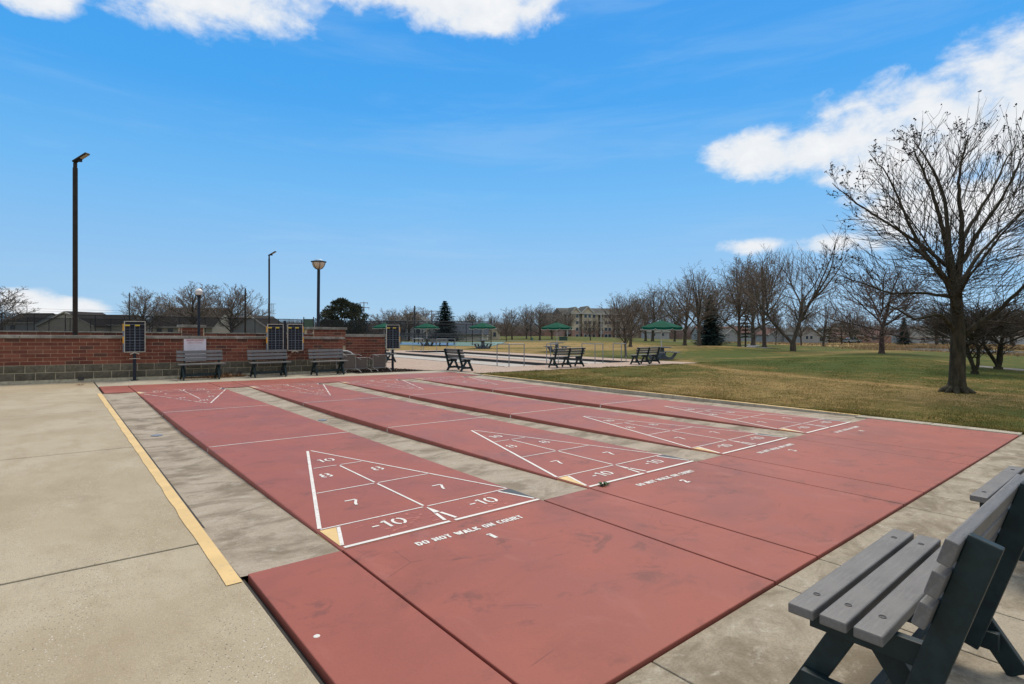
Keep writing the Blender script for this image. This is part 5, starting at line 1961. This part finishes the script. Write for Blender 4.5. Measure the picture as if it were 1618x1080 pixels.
# ------------------------------------------------------------------ evergreens
def spruce_mesh(seed, H, R_, layers, per, droop=.25, skirt=.0):
    r = np.random.default_rng(seed)
    V = []
    for i in range(layers):
        t = (i + .5) / layers
        zc = skirt + (H - skirt) * t
        rad = (R_ * (1 - t) ** .85 + .08) * (1.0 + .16 * math.sin(i * 2.1))
        for j in range(per):
            a = 6.2832 * (j + r.uniform(-.5, .5)) / per + i * .7
            L = rad * r.uniform(.72, 1.12)
            c_, s_ = math.cos(a), math.sin(a)
            nseg = 5
            for q in range(nseg):
                for m_ in range(5):
                    f = (q + r.uniform(0, 1)) / nseg
                    px, pz = L * f, zc - L * f * droop + .18 * L * max(0, f - .6) + r.normal(0, .05)
                    wd = (.16 + .26 * L * .3) * (1.15 - .7 * f)
                    lat = r.normal(0, .6) * L * .30 * (1 - .5 * f)
                    c0 = np.array([px * c_ - lat * s_, px * s_ + lat * c_, pz])
                    dr = np.array([c_, s_, -.25]) * wd * r.uniform(.6, 1.2) + r.normal(0, .06, 3)
                    sd = np.array([-s_, c_, 0]) * wd * .6 + np.array([0, 0, r.normal(0, .10) * wd])
                    V += [c0 + sd, c0 - sd, c0 + dr]
    V = np.array(V)
    return fast_mesh('crown', V, np.arange(len(V)).reshape(-1, 3), None, 3)

def evergreen(px, base, top, d, mesh_, zm, R_, label, mat, ws=1.0, name='spruce_tree', cat='tree', trunk_r=.16):
    x, y, _ = atd(px, base, d) if d else (*gnd(px, base), 0)
    z = th(x, y)
    dist = (x - CX) * syw + (y - CY) * cyw
    H = CH + (HOR - top) / FPX * dist - z
    root = empty(name, (x, y, z), px * .37)
    s = H / zm
    root.scale = (s * ws, s * ws, s)
    tag(root, label, cat)
    me = mesh_ if not mesh_.materials else mesh_.copy()
    if me.materials:
        me.materials.clear()
    me.materials.append(mat)
    obj('crown', me, root)
    MB().tube([(0, 0, -.2), (0, 0, zm * .9)], [trunk_r, .03], 7).build('trunk', M['bark'], root)
    return root
sp = spruce_mesh(71, 8, 3.1, 26, 17)
evergreen(703, 540, 474, 95, sp, 8.1, 2.4, 'tall dark blue spruce between two green umbrellas', M['needle'], 1.65)
sp2 = spruce_mesh(72, 8, 3.3, 26, 18, .3)
evergreen(1122, 547, 464, 60, sp2, 8.1, 2.7, 'broad dark spruce among the bare trees', M['needle'], 1.12)
sp3 = spruce_mesh(73, 7, 2.2, 11, 7, .1, 1.4)
evergreen(1178, 549, 474, None, sp3, 7.1, 2.2, 'small open pine beside the bare tree right of the spruce', M['needle_far'], .9, 'pine_tree')
evergreen(1428, 537, 500, 120, sp, 8.1, 2.4, 'far dark spruce behind the broad reddish tree', M['needle'], 1.1)

def pine_mesh(seed, clumps, H, R_):
    r = np.random.default_rng(seed)
    V = []
    for i in range(clumps):
        t = r.uniform(.08, 1)
        a = r.uniform(0, 6.28)
        prof = R_ * math.sin(min(1, (1.12 - t) * 1.25) * 1.57)
        rad = prof * math.sqrt(r.uniform(.15, 1))
        c = np.array([rad * math.cos(a), rad * math.sin(a), H * t])
        cr = r.uniform(.25, .6) * R_ * .32
        for m_ in range(42):
            o_ = r.normal(0, 1, 3)
            o_ /= np.linalg.norm(o_)
            p = c + o_ * cr * r.uniform(.5, 1) * np.array([1.2, 1.2, .6])
            dr = (o_ + np.array([0, 0, .5])) * cr * .38
            sd = np.cross(o_, r.normal(0, 1, 3))
            sd = sd / np.linalg.norm(sd) * cr * .2
            V += [p + sd, p - sd, p + dr]
    V = np.array(V)
    return fast_mesh('crown', V, np.arange(len(V)).reshape(-1, 3), None, 3)
evergreen(540, 538, 472, 92, pine_mesh(81, 300, 6, 3.4), 6.2, 3.4, 'rounded dark pine clump right of the caged lamp', M['needle_far'], 1.0, 'pine_tree')
evergreen(563, 538, 480, 98, pine_mesh(82, 190, 6, 2.8), 6.2, 2.8, 'second dark pine merging into the clump by the transmission pole', M['needle_far'], .85, 'pine_tree')
evergreen(514, 538, 489, 98, pine_mesh(83, 150, 6, 2.8), 6.2, 2.8, 'low dark pine directly behind the caged lamp post', M['needle_far'], .8, 'pine_tree')
evergreen(745, 536, 497, 150, pine_mesh(84, 60, 6, 2.4), 6.2, 2.4, 'far olive pine behind the slate roofed house', M['needle_far'], .9, 'pine_tree')
evergreen(1330, 537, 508, 125, pine_mesh(85, 80, 6, 3.4), 6.2, 3.4, 'dark rounded evergreen beside the white house on the right', M['needle_far'], 1.7, 'evergreen_bush', 'bush')
evergreen(1490, 537, 505, 118, pine_mesh(86, 70, 6, 3.0), 6.2, 3.0, 'dark evergreen left of the biggest trunk, across the pond', M['needle'], 1.6, 'evergreen_bush', 'bush')

# ------------------------------------------------------------------ the big tree on the right
def big_tree():
    T = Tree(99)
    S = 15.0 / FPX                                  # metres per photo pixel at the tree
    rg = T.r
    def P(zx, zy, dep=0.0):
        """photo detail coordinates to tree metres (x across, y away, z up)"""
        px, py = 1318 + zx / 2.25, 160 + zy / 2.25
        return np.array([(px - 1511) * S * (1 + dep / 15), dep, (619 - py) * S * (1 + dep / 15)])
    def limb(zp, deps, r0, r1, sub=True, cfgk=None, t0=.22):
        n = len(zp)
        ctrl = np.array([P(a, c_, dp) for (a, c_), dp in zip(zp, deps)])
        # smooth through the control points
        t = np.linspace(0, n - 1, (n - 1) * 4 + 1)
        pts = np.array([np.interp(t, np.arange(n), ctrl[:, k]) for k in range(3)]).T
        for _ in range(3):
            pts[1:-1] = pts[1:-1] * .5 + (pts[:-2] + pts[2:]) * .25
        pts[1:-1] += rg.normal(0, .012, pts[1:-1].shape)
        rad = r0 + (r1 - r0) * np.linspace(0, 1, len(pts)) ** .75
        T.br.append((pts, rad))
        if sub:
            L = np.linalg.norm(np.diff(pts, axis=0), axis=1).sum()
            T.sprout(pts, rad, L, 0, cfgk or CFG, t0)
    CFG = dict(n=(10, 5, 3), ang=(33, 36, 40), len=(.30, .46, .5), rmin=.0052, rk=.52, up=.40, wig=.08)
    CFL = dict(n=(11, 5, 3), ang=(46, 44, 42), len=(.40, .44, .5), rmin=.0055, rk=.5, up=.25, wig=.12)
    trunk = [(437, 1036), (437, 1015), (438, 985), (440, 900), (441, 820), (438, 740), (434, 690), (430, 640)]
    pts = np.array([P(a, c_, 0) for a, c_ in trunk])
    pts[0][2] = -.12
    rad = np.array([.30, .235, .195, .178, .172, .155, .142, .13])
    T.br.append((pts, rad))
    A = lambda *a: list(a)
    limb([(430, 650), (455, 560), (465, 450), (470, 370), (466, 260), (495, 170), (510, 115)], A(0, .05, .1, .2, .25, .3, .3), .105, .012)
    limb([(428, 650), (392, 560), (372, 470), (332, 380), (292, 280), (252, 195), (236, 150)], A(0, -.1, -.2, -.35, -.4, -.4, -.4), .098, .012)
    limb([(430, 640), (433, 480), (441, 300), (405, 205), (366, 140)], A(0, .25, .55, .8, .9), .085, .012)
    limb([(420, 660), (352, 570), (312, 480), (290, 370), (258, 260), (206, 190)], A(0, .1, .25, .5, .7, .8), .078, .010)
    limb([(416, 640), (330, 570), (230, 510), (150, 442), (96, 395)], A(0, -.2, -.5, -.7, -.9), .064, .009)
    limb([(425, 600), (330, 500), (225, 420), (150, 350), (108, 300)], A(0, .3, .7, 1.0, 1.2), .058, .009)
    limb([(412, 690), (330, 678), (250, 690), (150, 650), (75, 615)], A(0, .2, .4, .7, .8), .050, .009, True, CFL)
    limb([(426, 815), (372, 760), (330, 748), (230, 772), (140, 715), (70, 700)], A(0, -.15, -.3, -.5, -.7, -.8), .068, .010, True, CFL)
    limb([(446, 835), (510, 782), (570, 722), (622, 660), (690, 560), (760, 470)], A(0, -.15, -.3, -.4, -.5, -.6), .098, .014)
    limb([(480, 800), (530, 776), (600, 785), (680, 792), (760, 800)], A(-.1, .1, .3, .5, .6), .052, .010, True, CFL)
    limb([(446, 650), (520, 560), (600, 500), (690, 430), (770, 380)], A(0, .2, .4, .6, .8), .066, .010)
    limb([(452, 570), (490, 460), (560, 330), (600, 215), (632, 140)], A(0, -.2, -.4, -.5, -.6), .070, .010)
    limb([(458, 500), (540, 410), (620, 320), (700, 220), (760, 150)], A(.1, .35, .6, .9, 1.1), .060, .010)
    limb([(436, 700), (410, 640), (380, 600), (420, 480), (480, 360), (560, 240)], A(0, -.5, -.9, -1.3, -1.6, -1.8), .060, .010)
    limb([(436, 690), (450, 620), (470, 560), (420, 420), (330, 280)], A(0, .6, 1.1, 1.7, 2.2), .058, .010)
    limb([(440, 760), (380, 720), (290, 640), (200, 560), (110, 500)], A(0, -.4, -1.0, -1.4, -1.8), .050, .009, True, CFL)
    limb([(444, 760), (520, 690), (600, 620), (700, 600)], A(0, .7, 1.4, 2.0), .050, .010, True, CFL)
    T.fill((.25, 0, 4.55), (3.4, 3.0, 3.2), 1250, .0046, 2, .30)
    a, c_ = T.meshes('big_tree', M['bark_big'], M['twig_dark'], .016)
    # dead leaves that never fell, at shoot ends high in the crown
    tips = np.array([b_[0][-1] for b_ in T.br if b_[1][0] < .008])
    dn_ = np.linalg.norm((tips - np.array([.25, 0, 4.55])) / np.array([3.35, 3.0, 3.15]), axis=1)
    keep = (tips[:, 2] > 3.0) & (dn_ > .8) & ((tips[:, 0] < -.6) | (tips[:, 2] > 5.6))
    tips = tips[keep]
    sel = rg.permutation(len(tips))[:800]
    V = []
    for p in tips[sel]:
        for m_ in range(rg.integers(1, 5)):
            o_ = rg.normal(0, .022, 3)
            u = rg.normal(0, 1, 3); u /= np.linalg.norm(u)
            v = np.cross(u, rg.normal(0, 1, 3)); v /= np.linalg.norm(v)
            s = rg.uniform(.018, .042)
            V += [p + o_ - u * s, p + o_ + v * s * .6, p + o_ + u * s, p + o_ - v * s * .6]
    lv = fast_mesh('clinging_leaves', np.array(V), np.arange(len(V)).reshape(-1, 4), M['leaf_dark'], 4)
    return a, c_, lv
thick, thin, lv = big_tree()
tx, ty = gnd(1511, 619.5)
root = empty('bare_tree', (tx, ty, th(tx, ty)), -YAW)
tag(root, 'biggest and nearest bare tree, with dark clinging leaves, at the right', 'tree', TRG)
obj('trunk', thick, root)
obj('crown', thin, root)
tag(obj('clinging_leaves', lv, root), kind='stuff')
# the bare soil and roots swelling round its foot
mb = MB()
rr = random.Random(8)
for k in range(9):
    a = 2 * PI * k / 9 + rr.uniform(-.2, .2)
    L = rr.uniform(.38, .58)
    mb.tube([(0, 0, .20), (.14 * math.cos(a), .14 * math.sin(a), .12), (.30 * math.cos(a), .30 * math.sin(a), .04), (L * math.cos(a), L * math.sin(a), -.06)], [.12, .10, .075, .03], 7)
mb.build('root_flare', M['bark_big'], root, smooth=True)

# ------------------------------------------------------------------ near grass blades
def near_grass(r, n):
    u = r.uniform(0, 1, n)
    x = 10.15 + 26 * u ** 1.9
    y = r.uniform(-9, 13.2, n)
    ok = ~((x < 25.7) & (y > 12.55))
    P = np.stack([x, y], 1)
    a = (x - CX) * cyw - (y - CY) * syw
    d = (x - CX) * syw + (y - CY) * cyw
    ok &= (a / d > -.2) & (a / d < 1.05)
    return P[ok]
def edge_grass(r, n):
    y = r.uniform(-7, 12.6, n)
    x = 10.13 + np.abs(r.normal(0, .05, n)) + .04 * vnoise(y * 4, y * 0, 5)
    x2 = r.uniform(10.4, 25.4, n)
    y2 = 12.58 - np.abs(r.normal(0, .05, n))
    m_ = r.uniform(0, 1, n) < .62
    return np.stack([np.where(m_, x, x2), np.where(m_, y, y2)], 1)
tufts('grass', 16000, edge_grass, M['blade'], .05, .005, 92, attr=lambda x, y: dryness_and_shade(x, y) - .1)
tufts('grass', 330000, near_grass, M['blade'], .030, .0042, 91, attr=lambda x, y: dryness_and_shade(x, y) + .55 * vnoise(x * 2.2, y * 2.2, 12) + .5 * vnoise(x * .8, y * .8, 13))

def lawn_leaves(r, n):
    x = 10.3 + 14 * r.uniform(0, 1, n) ** 1.5
    y = r.uniform(-6, 12.4, n)
    return np.stack([x, y, TH(x, y) + .012], 1)
tufts('fallen_leaves', 420, lawn_leaves, M['leaf_pale'], .018, .022, 95)

# ------------------------------------------------------------------ houses
def house(px, d, w_, dep, eave, ridge, wall_m, roof_m, label, rz=0.0, gable_front=False, wins=(), chim=None, garage=None, zoff=0.0, name='house'):
    """w_ across the picture, dep away from us; windows: (x, z, w, h) on the side facing the park"""
    x, y, _ = atd(px, 523, d)
    z = th(x, y) + zoff
    root = empty(name, (x, y, z), rz - YAW)
    tag(root, label, 'house')
    MB().box(-w_ / 2, w_ / 2, 0, dep, -.5, eave).build('wall', M[wall_m], root)
    ov = .35
    mb_ = MB()
    t = .16
    if gable_front:
        g_ = MB()
        g_.prism([(-w_ / 2, eave), (w_ / 2, eave), (0, ridge - .02)], .0, dep, lambda p, q: (p[0], q, p[1]))
        g_.build('gable', M[wall_m], root)
        sl = (ridge - eave) / (w_ / 2)
        for s in (-1, 1):
            mb_.prism([(0, ridge), (s * (w_ / 2 + ov), eave - sl * ov), (s * (w_ / 2 + ov), eave - sl * ov + t), (0, ridge + t)][::s], -ov, dep + ov, lambda p, q: (p[0], q, p[1]))
        rf = mb_.build('roof', M[roof_m], root)
        tr_ = MB()
        for s in (-1, 1):
            tr_.bar((0, -ov - .03, ridge + .05), (s * (w_ / 2 + ov), -ov - .03, eave - sl * ov + .05), .22, .05, (0, 1, 0))
        tr_.build('barge_board', M['trim'], root)
    else:
        g_ = MB()
        g_.prism([(0, eave), (dep, eave), (dep / 2, ridge - .02)], -w_ / 2, w_ / 2, lambda p, q: (q, p[0], p[1]))
        g_.build('gable', M[wall_m], root)
        sl = (ridge - eave) / (dep / 2)
        mb_.prism([(dep / 2, ridge), (-ov, eave - sl * ov), (-ov, eave - sl * ov + t), (dep / 2, ridge + t)], -w_ / 2 - ov, w_ / 2 + ov, lambda p, q: (q, p[0], p[1]))
        mb_.prism([(dep / 2, ridge), (dep + ov, eave - sl * ov), (dep + ov, eave - sl * ov + t), (dep / 2, ridge + t)][::-1], -w_ / 2 - ov, w_ / 2 + ov, lambda p, q: (q, p[0], p[1]))
        rf = mb_.build('roof', M[roof_m], root)
        MB().box(-w_ / 2 - ov, w_ / 2 + ov, -ov - .04, -ov, eave - sl * ov - .02, eave - sl * ov + .17).build('fascia', M['trim'], root)
    for (wx0, wz0, ww, wh) in wins:
        f = MB().box(wx0, wx0 + ww, -.05, .02, wz0, wz0 + wh).build('window', M['trim'], root)
        MB().box(wx0 + .09, wx0 + ww - .09, -.065, -.051, wz0 + .09, wz0 + wh - .09).build('pane', M['pane'], f)
    if chim:
        cx_, cy_, cw_, ch_ = chim
        MB().box(cx_ - cw_ / 2, cx_ + cw_ / 2, cy_ - cw_ / 2, cy_ + cw_ / 2, eave, ch_).build('chimney', M['chimney'], rf)
    if garage:
        gx0, gw, gh = garage
        MB().box(gx0, gx0 + gw, -.04, .01, .0, gh).build('garage_door', M['siding_white'], root)
    return root

house(30, 118, 6.5, 9, 2.6, 4.6, 'siding_grey', 'roof_dark', 'dark roofed house behind the fence at the far left edge', gable_front=False, wins=((-2, 1, 1.4, 1.2),))
house(104, 104, 10.4, 9, 1.9, 4.55, 'siding_beige', 'roof_dark', 'pale house with broad gable behind the tall light pole', gable_front=True, wins=())
house(166, 108, 7.0, 8, 2.3, 4.2, 'siding_beige', 'roof_dark', 'dark roofed house with white fascia left of the first scoreboard', wins=((-1, 1, 1.2, 1.2),))
house(288, 92, 9.6, 11, 2.0, 5.2, 'siding_beige', 'roof_dark', 'large dark roofed house with small windows behind the globe lamp', wins=((-4.2, .95, 1.0, .8), (-2.4, .95, 1.0, .8), (2.6, .95, 1.1, .8)), rz=.06)
house(354, 108, 5.0, 9, 2.0, 4.0, 'siding_grey', 'roof_dark', 'dark roofed house with brick chimney right of the globe lamp', chim=(-2.9, .6, .9, 4.5))
house(396, 100, 7.2, 9, 1.6, 4.1, 'siding_grey', 'roof_dark', 'grey gabled house behind the thin light pole', gable_front=True)
house(650, 112, 6.0, 9, 3.6, 5.4, 'siding_grey', 'roof_grey', 'grey sided house behind the court fence', wins=((-2.2, .8, 1.1, 1.5), (.8, .8, 1.1, 1.5)), gable_front=True)
house(690, 108, 4.6, 8, 1.6, 3.2, 'siding_white', 'roof_grey', 'small white gabled house partly behind the spruce', gable_front=True)
house(742, 112, 7.0, 10, 1.2, 3.5, 'siding_beige', 'roof_blue', 'house with big slate blue roof behind the third umbrella')
house(770, 120, 5.2, 8, 1.9, 3.7, 'siding_tan', 'roof_grey', 'small tan house right of the slate blue roof', wins=((1.2, .6, .8, 1.1),), gable_front=True)
house(1280, 140, 4.6, 9, 2.2, 3.9, 'siding_white', 'roof_grey', 'white gabled house across the field, right of the forked tree', gable_front=True, wins=((-1.2, .9, .8, 1.0), (-.1, .9, .8, 1.0)))
house(1300, 142, 2.6, 6, 2.0, 2.6, 'siding_white', 'roof_grey', 'white porch wing beside the white gabled house', wins=((-.9, .4, 1.6, 1.3),))
house(1232, 150, 6.0, 8, 2.1, 3.8, 'siding_white', 'roof_red', 'white garage with reddish roof across the park', gable_front=True, garage=(-1.6, 3.2, 1.9))
house(1156, 150, 3.6, 7, 1.9, 3.4, 'siding_white', 'roof_grey', 'small white shed between spruce and pine', gable_front=True)
house(1147, 175, 16, 9, 2.2, 4.4, 'siding_grey', 'roof_red', 'long reddish roofed house behind the dark spruce')
house(1366, 165, 16, 9, 2.2, 4.2, 'brick_far', 'roof_red', 'low reddish brick house behind the silver car', wins=((-4, .8, 1.5, 1.1), (2, .8, 1.5, 1.1)))
house(1338, 210, 11, 9, 3.2, 5.6, 'siding_grey', 'roof_grey', 'pale taller house beyond the field trees')
house(1470, 170, 13, 9, 2.3, 4.4, 'siding_grey', 'roof_grey', 'grey house beyond the pond left of the biggest trunk', wins=((-3, .8, 1.5, 1.1),))
house(1600, 165, 15, 9, 2.5, 4.6, 'siding_grey', 'roof_dark', 'grey house beyond the pond at the right edge', wins=((-4, .8, 1.4, 1.1), (0, .8, 1.4, 1.1)))
house(1040, 175, 7, 8, 2.3, 4.0, 'siding_white', 'roof_grey', 'white house glimpsed behind the rightmost umbrella', wins=((-2, .8, 1.2, 1.1), (.8, .8, 1.2, 1.1)))

# apartment block with gabled bays
def apartment():
    d = 215.0
    x, y, _ = atd(935, 523, d)
    z = th(x, y)
    root = empty('apartment_building', (x, y, z), -YAW + .18)
    tag(root, 'four storey beige and brick apartment block with gabled bays', 'apartment block')
    k = d / FPX                                     # metres per photo pixel
    X = lambda px: (px - 935) * k
    zb = CH + (HOR - 536.5) / FPX * d - z
    Z = lambda py: CH + (HOR - py) / FPX * d - z
    base = Z(537.5) - 1.5
    mid = Z(521)
    eave = Z(495)
    main = MB(); main.box(X(893), X(1012), 5, 19, mid + .01, eave); main.build('wall', M['siding_tan'], root)
    lo = MB(); lo.box(X(893) - .02, X(1012) + .02, 4.98, 19.02, base, mid); lo.build('brick_base', M['brick_far'], root)
    rf = MB()
    rf.prism([(4.2, eave), (19.8, eave), (12, Z(484.5))], X(893) - .6, X(1013), lambda p, q: (q, p[0], p[1]))
    rf.build('roof', M['roof_grey'], root)
    MB().box(X(893) - .6, X(1013), 4.0, 4.19, eave - .3, eave + .2).build('fascia', M['trim'], root)
    st = (Z(495) - Z(537)) / 4
    for (pa_, pb_, apex) in ((905.5, 917, 485.5), (922.5, 939.5, 484)):
        bay = MB(); bay.box(X(pa_), X(pb_), 2.2, 4.97, mid + .01, eave); b_ = bay.build('bay', M['siding_tan'], root)
        MB().box(X(pa_) - .02, X(pb_) + .02, 2.18, 4.96, base, mid).build('bay_base', M['brick_far'], b_)
        xm = (X(pa_) + X(pb_)) / 2
        g_ = MB(); g_.prism([(X(pa_) - .1, eave + .3), (X(pb_) + .1, eave + .3), (xm, Z(apex) - .2)], 1.95, 2.3, lambda p, q: (p[0], q, p[1])); g_.build('gable', M['siding_tan'], b_)
        r_ = MB()
        for s, e in ((-1, X(pa_) - .7), (1, X(pb_) + .7)):
            r_.prism([(xm, Z(apex)), (e, eave), (e, eave + .35), (xm, Z(apex) + .35)][::s], 1.6, 12.0, lambda p, q: (p[0], q, p[1]))
        r_.build('bay_roof', M['roof_grey'], b_)
        t_r = MB()
        t_r.box(X(pa_) - .6, X(pb_) + .6, 1.7, 2.1, eave - .15, eave + .28)
        for s, e in ((-1, X(pa_) - .7), (1, X(pb_) + .7)):
            t_r.bar((xm, 1.55, Z(apex) + .1), (e, 1.55, eave + .1), .45, .08, (0, 1, 0))
        t_r.build('bay_trim', M['trim'], b_)
        for fl in range(4):
            zz = Z(537) + fl * st + .9
            for cx_ in ([.3, .7] if pb_ - pa_ > 14 else [.72]):
                xc = X(pa_) + (X(pb_) - X(pa_)) * cx_
                f = MB().box(xc - .65, xc + .65, 2.08, 2.17, zz, zz + 1.5).build('window', M['trim'], root)
                MB().box(xc - .5, xc + .5, 2.04, 2.079, zz + .14, zz + 1.36).build('pane', M['pane'], f)
    for (pa_, pb_) in ((897, 904), (917.5, 922), (953, 960), (978, 990)):
        for fl in range(4):
            zz = Z(537) + fl * st
            MB().box(X(pa_), X(pb_), 4.85, 4.96, zz + .15, zz + st - .5).build('balcony_door', M['porch'], root)
            MB().box(X(pa_), X(pb_), 3.3, 4.84, zz - .12, zz + .1).build('balcony', M['siding_grey'], root)
            rl = MB()
            rl.box(X(pa_), X(pb_), 3.3, 3.38, zz + .9, zz + 1.0)
            n_ = 6
            for q in range(n_ + 1):
                xx = X(pa_) + (X(pb_) - X(pa_)) * q / n_
                rl.box(xx - .03, xx + .03, 3.31, 3.37, zz + .1, zz + .9)
            rl.build('balcony_rail', M['trim'], root)
        MB().box(X(pa_) + .4, X(pa_) + .75, 3.32, 3.36 + .3, base, eave).build('column', M['trim'], root)
    for px in (945, 966, 972, 996, 1004):
        for fl in range(4):
            zz = Z(537) + fl * st + .9
            f = MB().box(X(px) - .7, X(px) + .7, 4.85, 4.93, zz, zz + 1.5).build('window', M['trim'], root)
            MB().box(X(px) - .55, X(px) + .55, 4.81, 4.849, zz + .14, zz + 1.36).build('pane', M['pane'], f)
    return root
apartment()
house(880, 235, 14, 12, 7.5, 10.5, 'brick_far', 'roof_grey', 'further wing of grey roofed flats left of the apartment block', wins=((-4, 4.2, 1.3, 1.4), (0, 4.2, 1.3, 1.4), (3, 4.2, 1.3, 1.4)))

# ------------------------------------------------------------------ poles, wires, cabinets, car
def pole(px, top, base, d, r_, label, mat='wood_pole', cross=()):
    x, y, _ = atd(px, 523, d)
    z = th(x, y)
    H = CH + (HOR - top) / FPX * d - z
    root = empty('utility_pole', (x, y, z), -YAW)
    tag(root, label, 'pole')
    MB().tube([(0, 0, -.3), (0, 0, H)], [r_, r_ * .8], 8).build('shaft', M[mat], root)
    for (f, w_) in cross:
        MB().box(-w_ / 2, w_ / 2, -.08, .08, H * f - .09, H * f + .09).build('cross_arm', M[mat], root)
        for s in (-1, 1):
            MB().box(s * w_ * .46 - .05, s * w_ * .46 + .05, -.05, .05, H * f - .5, H * f - .09).build('insulator', M['steel_far'], root)
    MB().lathe([(r_ * .82, H), (r_ * .5, H + .1)], 8).build('cap', M[mat], root)
    return root
pole(204.5, 463, 505, 74, .08, 'dark court light pole left of the tree behind the first scoreboard', 'fence')
pole(387.5, 456, 500, 76, .12, 'dark court light pole in front of the fanned tree', 'pole_brown')
pole(655, 484, 530, 76, .11, 'dark court light pole right of the leftmost umbrella', 'fence')
pole(575, 477, 527, 150, .16, 'transmission pole with cross arms right of the pine clump', 'steel_far', ((.98, 2.2), (.84, 3.0)))
pole(682, 490, 527, 170, .22, 'far transmission pole between round tree and spruce', 'steel_far', ((.97, 4.0), (.85, 4.6)))
pole(839, 493, 537, 118, .10, 'dark park lamp pole left of the middle umbrella', 'fence')

# lattice tower
x, y, _ = atd(428, 523, 330)
root = empty('lattice_tower', (x, y, th(x, y)), -YAW)
tag(root, 'pale steel lattice transmission tower beside the thin light pole', 'tower')
H = CH + (HOR - 479) / FPX * 330 - th(x, y)
mb = MB()
for sx_ in (-1, 1):
    for sy_ in (-1, 1):
        mb.bar((sx_ * 1.6, sy_ * 1.6, 0), (sx_ * 1.1, sy_ * 1.1, H), .16, .16)
        mb.build
mb.build('leg_frame', M['steel_far'], root)
mb = MB()
for k in range(9):
    z0_, z1_ = H * k / 9, H * (k + 1) / 9
    w0, w1 = 1.6 - .5 * k / 9, 1.6 - .5 * (k + 1) / 9
    for s in (-1, 1):
        mb.bar((-w0 * s, -w0, z0_), (w1 * s, -w1, z1_), .1, .1)
        mb.bar((-w0 * s, w0, z0_), (w1 * s, w1, z1_), .1, .1)
mb.build('lattice', M['steel_far'], root)
for f in (.66, .98):
    MB().box(-1.6, 3.0, -.1, .1, H * f - .1, H * f + .1).build('cross_arm', M['steel_far'], root)

# power lines over the roofs at the left
wires = empty('power_lines', (*atd(100, 523, 120)[:2], 0))
tag(wires, 'thin power lines crossing the sky above the pale gabled house', 'wires')
wo_ = Vector(wires.location)
for (pa_, ya, pb_, yb) in ((-60, 482, 330, 491), (-60, 486, 330, 494), (-60, 492, 330, 497)):
    mb = MB()
    pts = []
    for q in range(13):
        t = q / 12
        p = Vector(atd(pa_ + (pb_ - pa_) * t, ya + (yb - ya) * t + 3.0 * 4 * t * (1 - t), 125))
        pts.append(p - wo_)
    mb.tube(pts, .022, 4)
    mb.build('wire', M['fence'], wires)

x, y, _ = atd(890, 523, 120)
root = empty('utility_cabinet', (x, y, th(x, y)), -YAW)
tag(root, 'green utility cabinet on the far lawn under the middle umbrella', 'cabinet')
MB().box(-.85, .85, -.5, .5, 0, .80).build('body', M['box_green'], root, bevel=.02)
MB().box(-.9, .9, -.56, .56, .80, .88).build('lid', M['box_green'], root, bevel=.015)
for s in (-1, 1):
    MB().box(s * .43 - .38, s * .43 + .38, -.52, -.502, .1, .72).build('door', M['box_green'], root)
x, y, _ = atd(841, 523, 117)
root = empty('utility_pedestal', (x, y, th(x, y)), -YAW)
tag(root, 'small pale pedestal at the foot of the park lamp pole', 'pedestal')
MB().box(-.18, .18, -.18, .18, 0, .50).build('body', M['court_green'], root, bevel=.03)
MB().box(-.20, .20, -.20, .20, .50, .58).build('cap', M['court_green'], root, bevel=.03)

# silver car across the field
x, y, _ = atd(1346, 523, 150)
root = empty('parked_car', (x, y, th(x, y)), -YAW)
tag(root, 'silver car parked in front of the reddish brick house', 'car')
mb = MB()
mb.prism([(-2.2, .35), (2.2, .35), (2.25, .7), (1.9, .86), (1.1, .95), (.45, 1.42), (-.9, 1.45), (-1.7, 1.0), (-2.2, .9)], -.85, .85, lambda p, q: (p[0], q, p[1]))
mb.build('body', M['car'], root, bevel=.06)
mb = MB()
mb.prism([(1.0, .98), (.42, 1.36), (-.86, 1.39), (-1.5, 1.02)], -.856, .856, lambda p, q: (p[0], q, p[1]))
mb.build('side_glass', M['pane'], root)
for wx_ in (-1.35, 1.35):
    for s in (-1, 1):
        mb = MB(); mb.tube([(wx_, s * .72, .33), (wx_, s * .9, .33)], .33, 14); mb.build('wheel', M['tyre'], root)
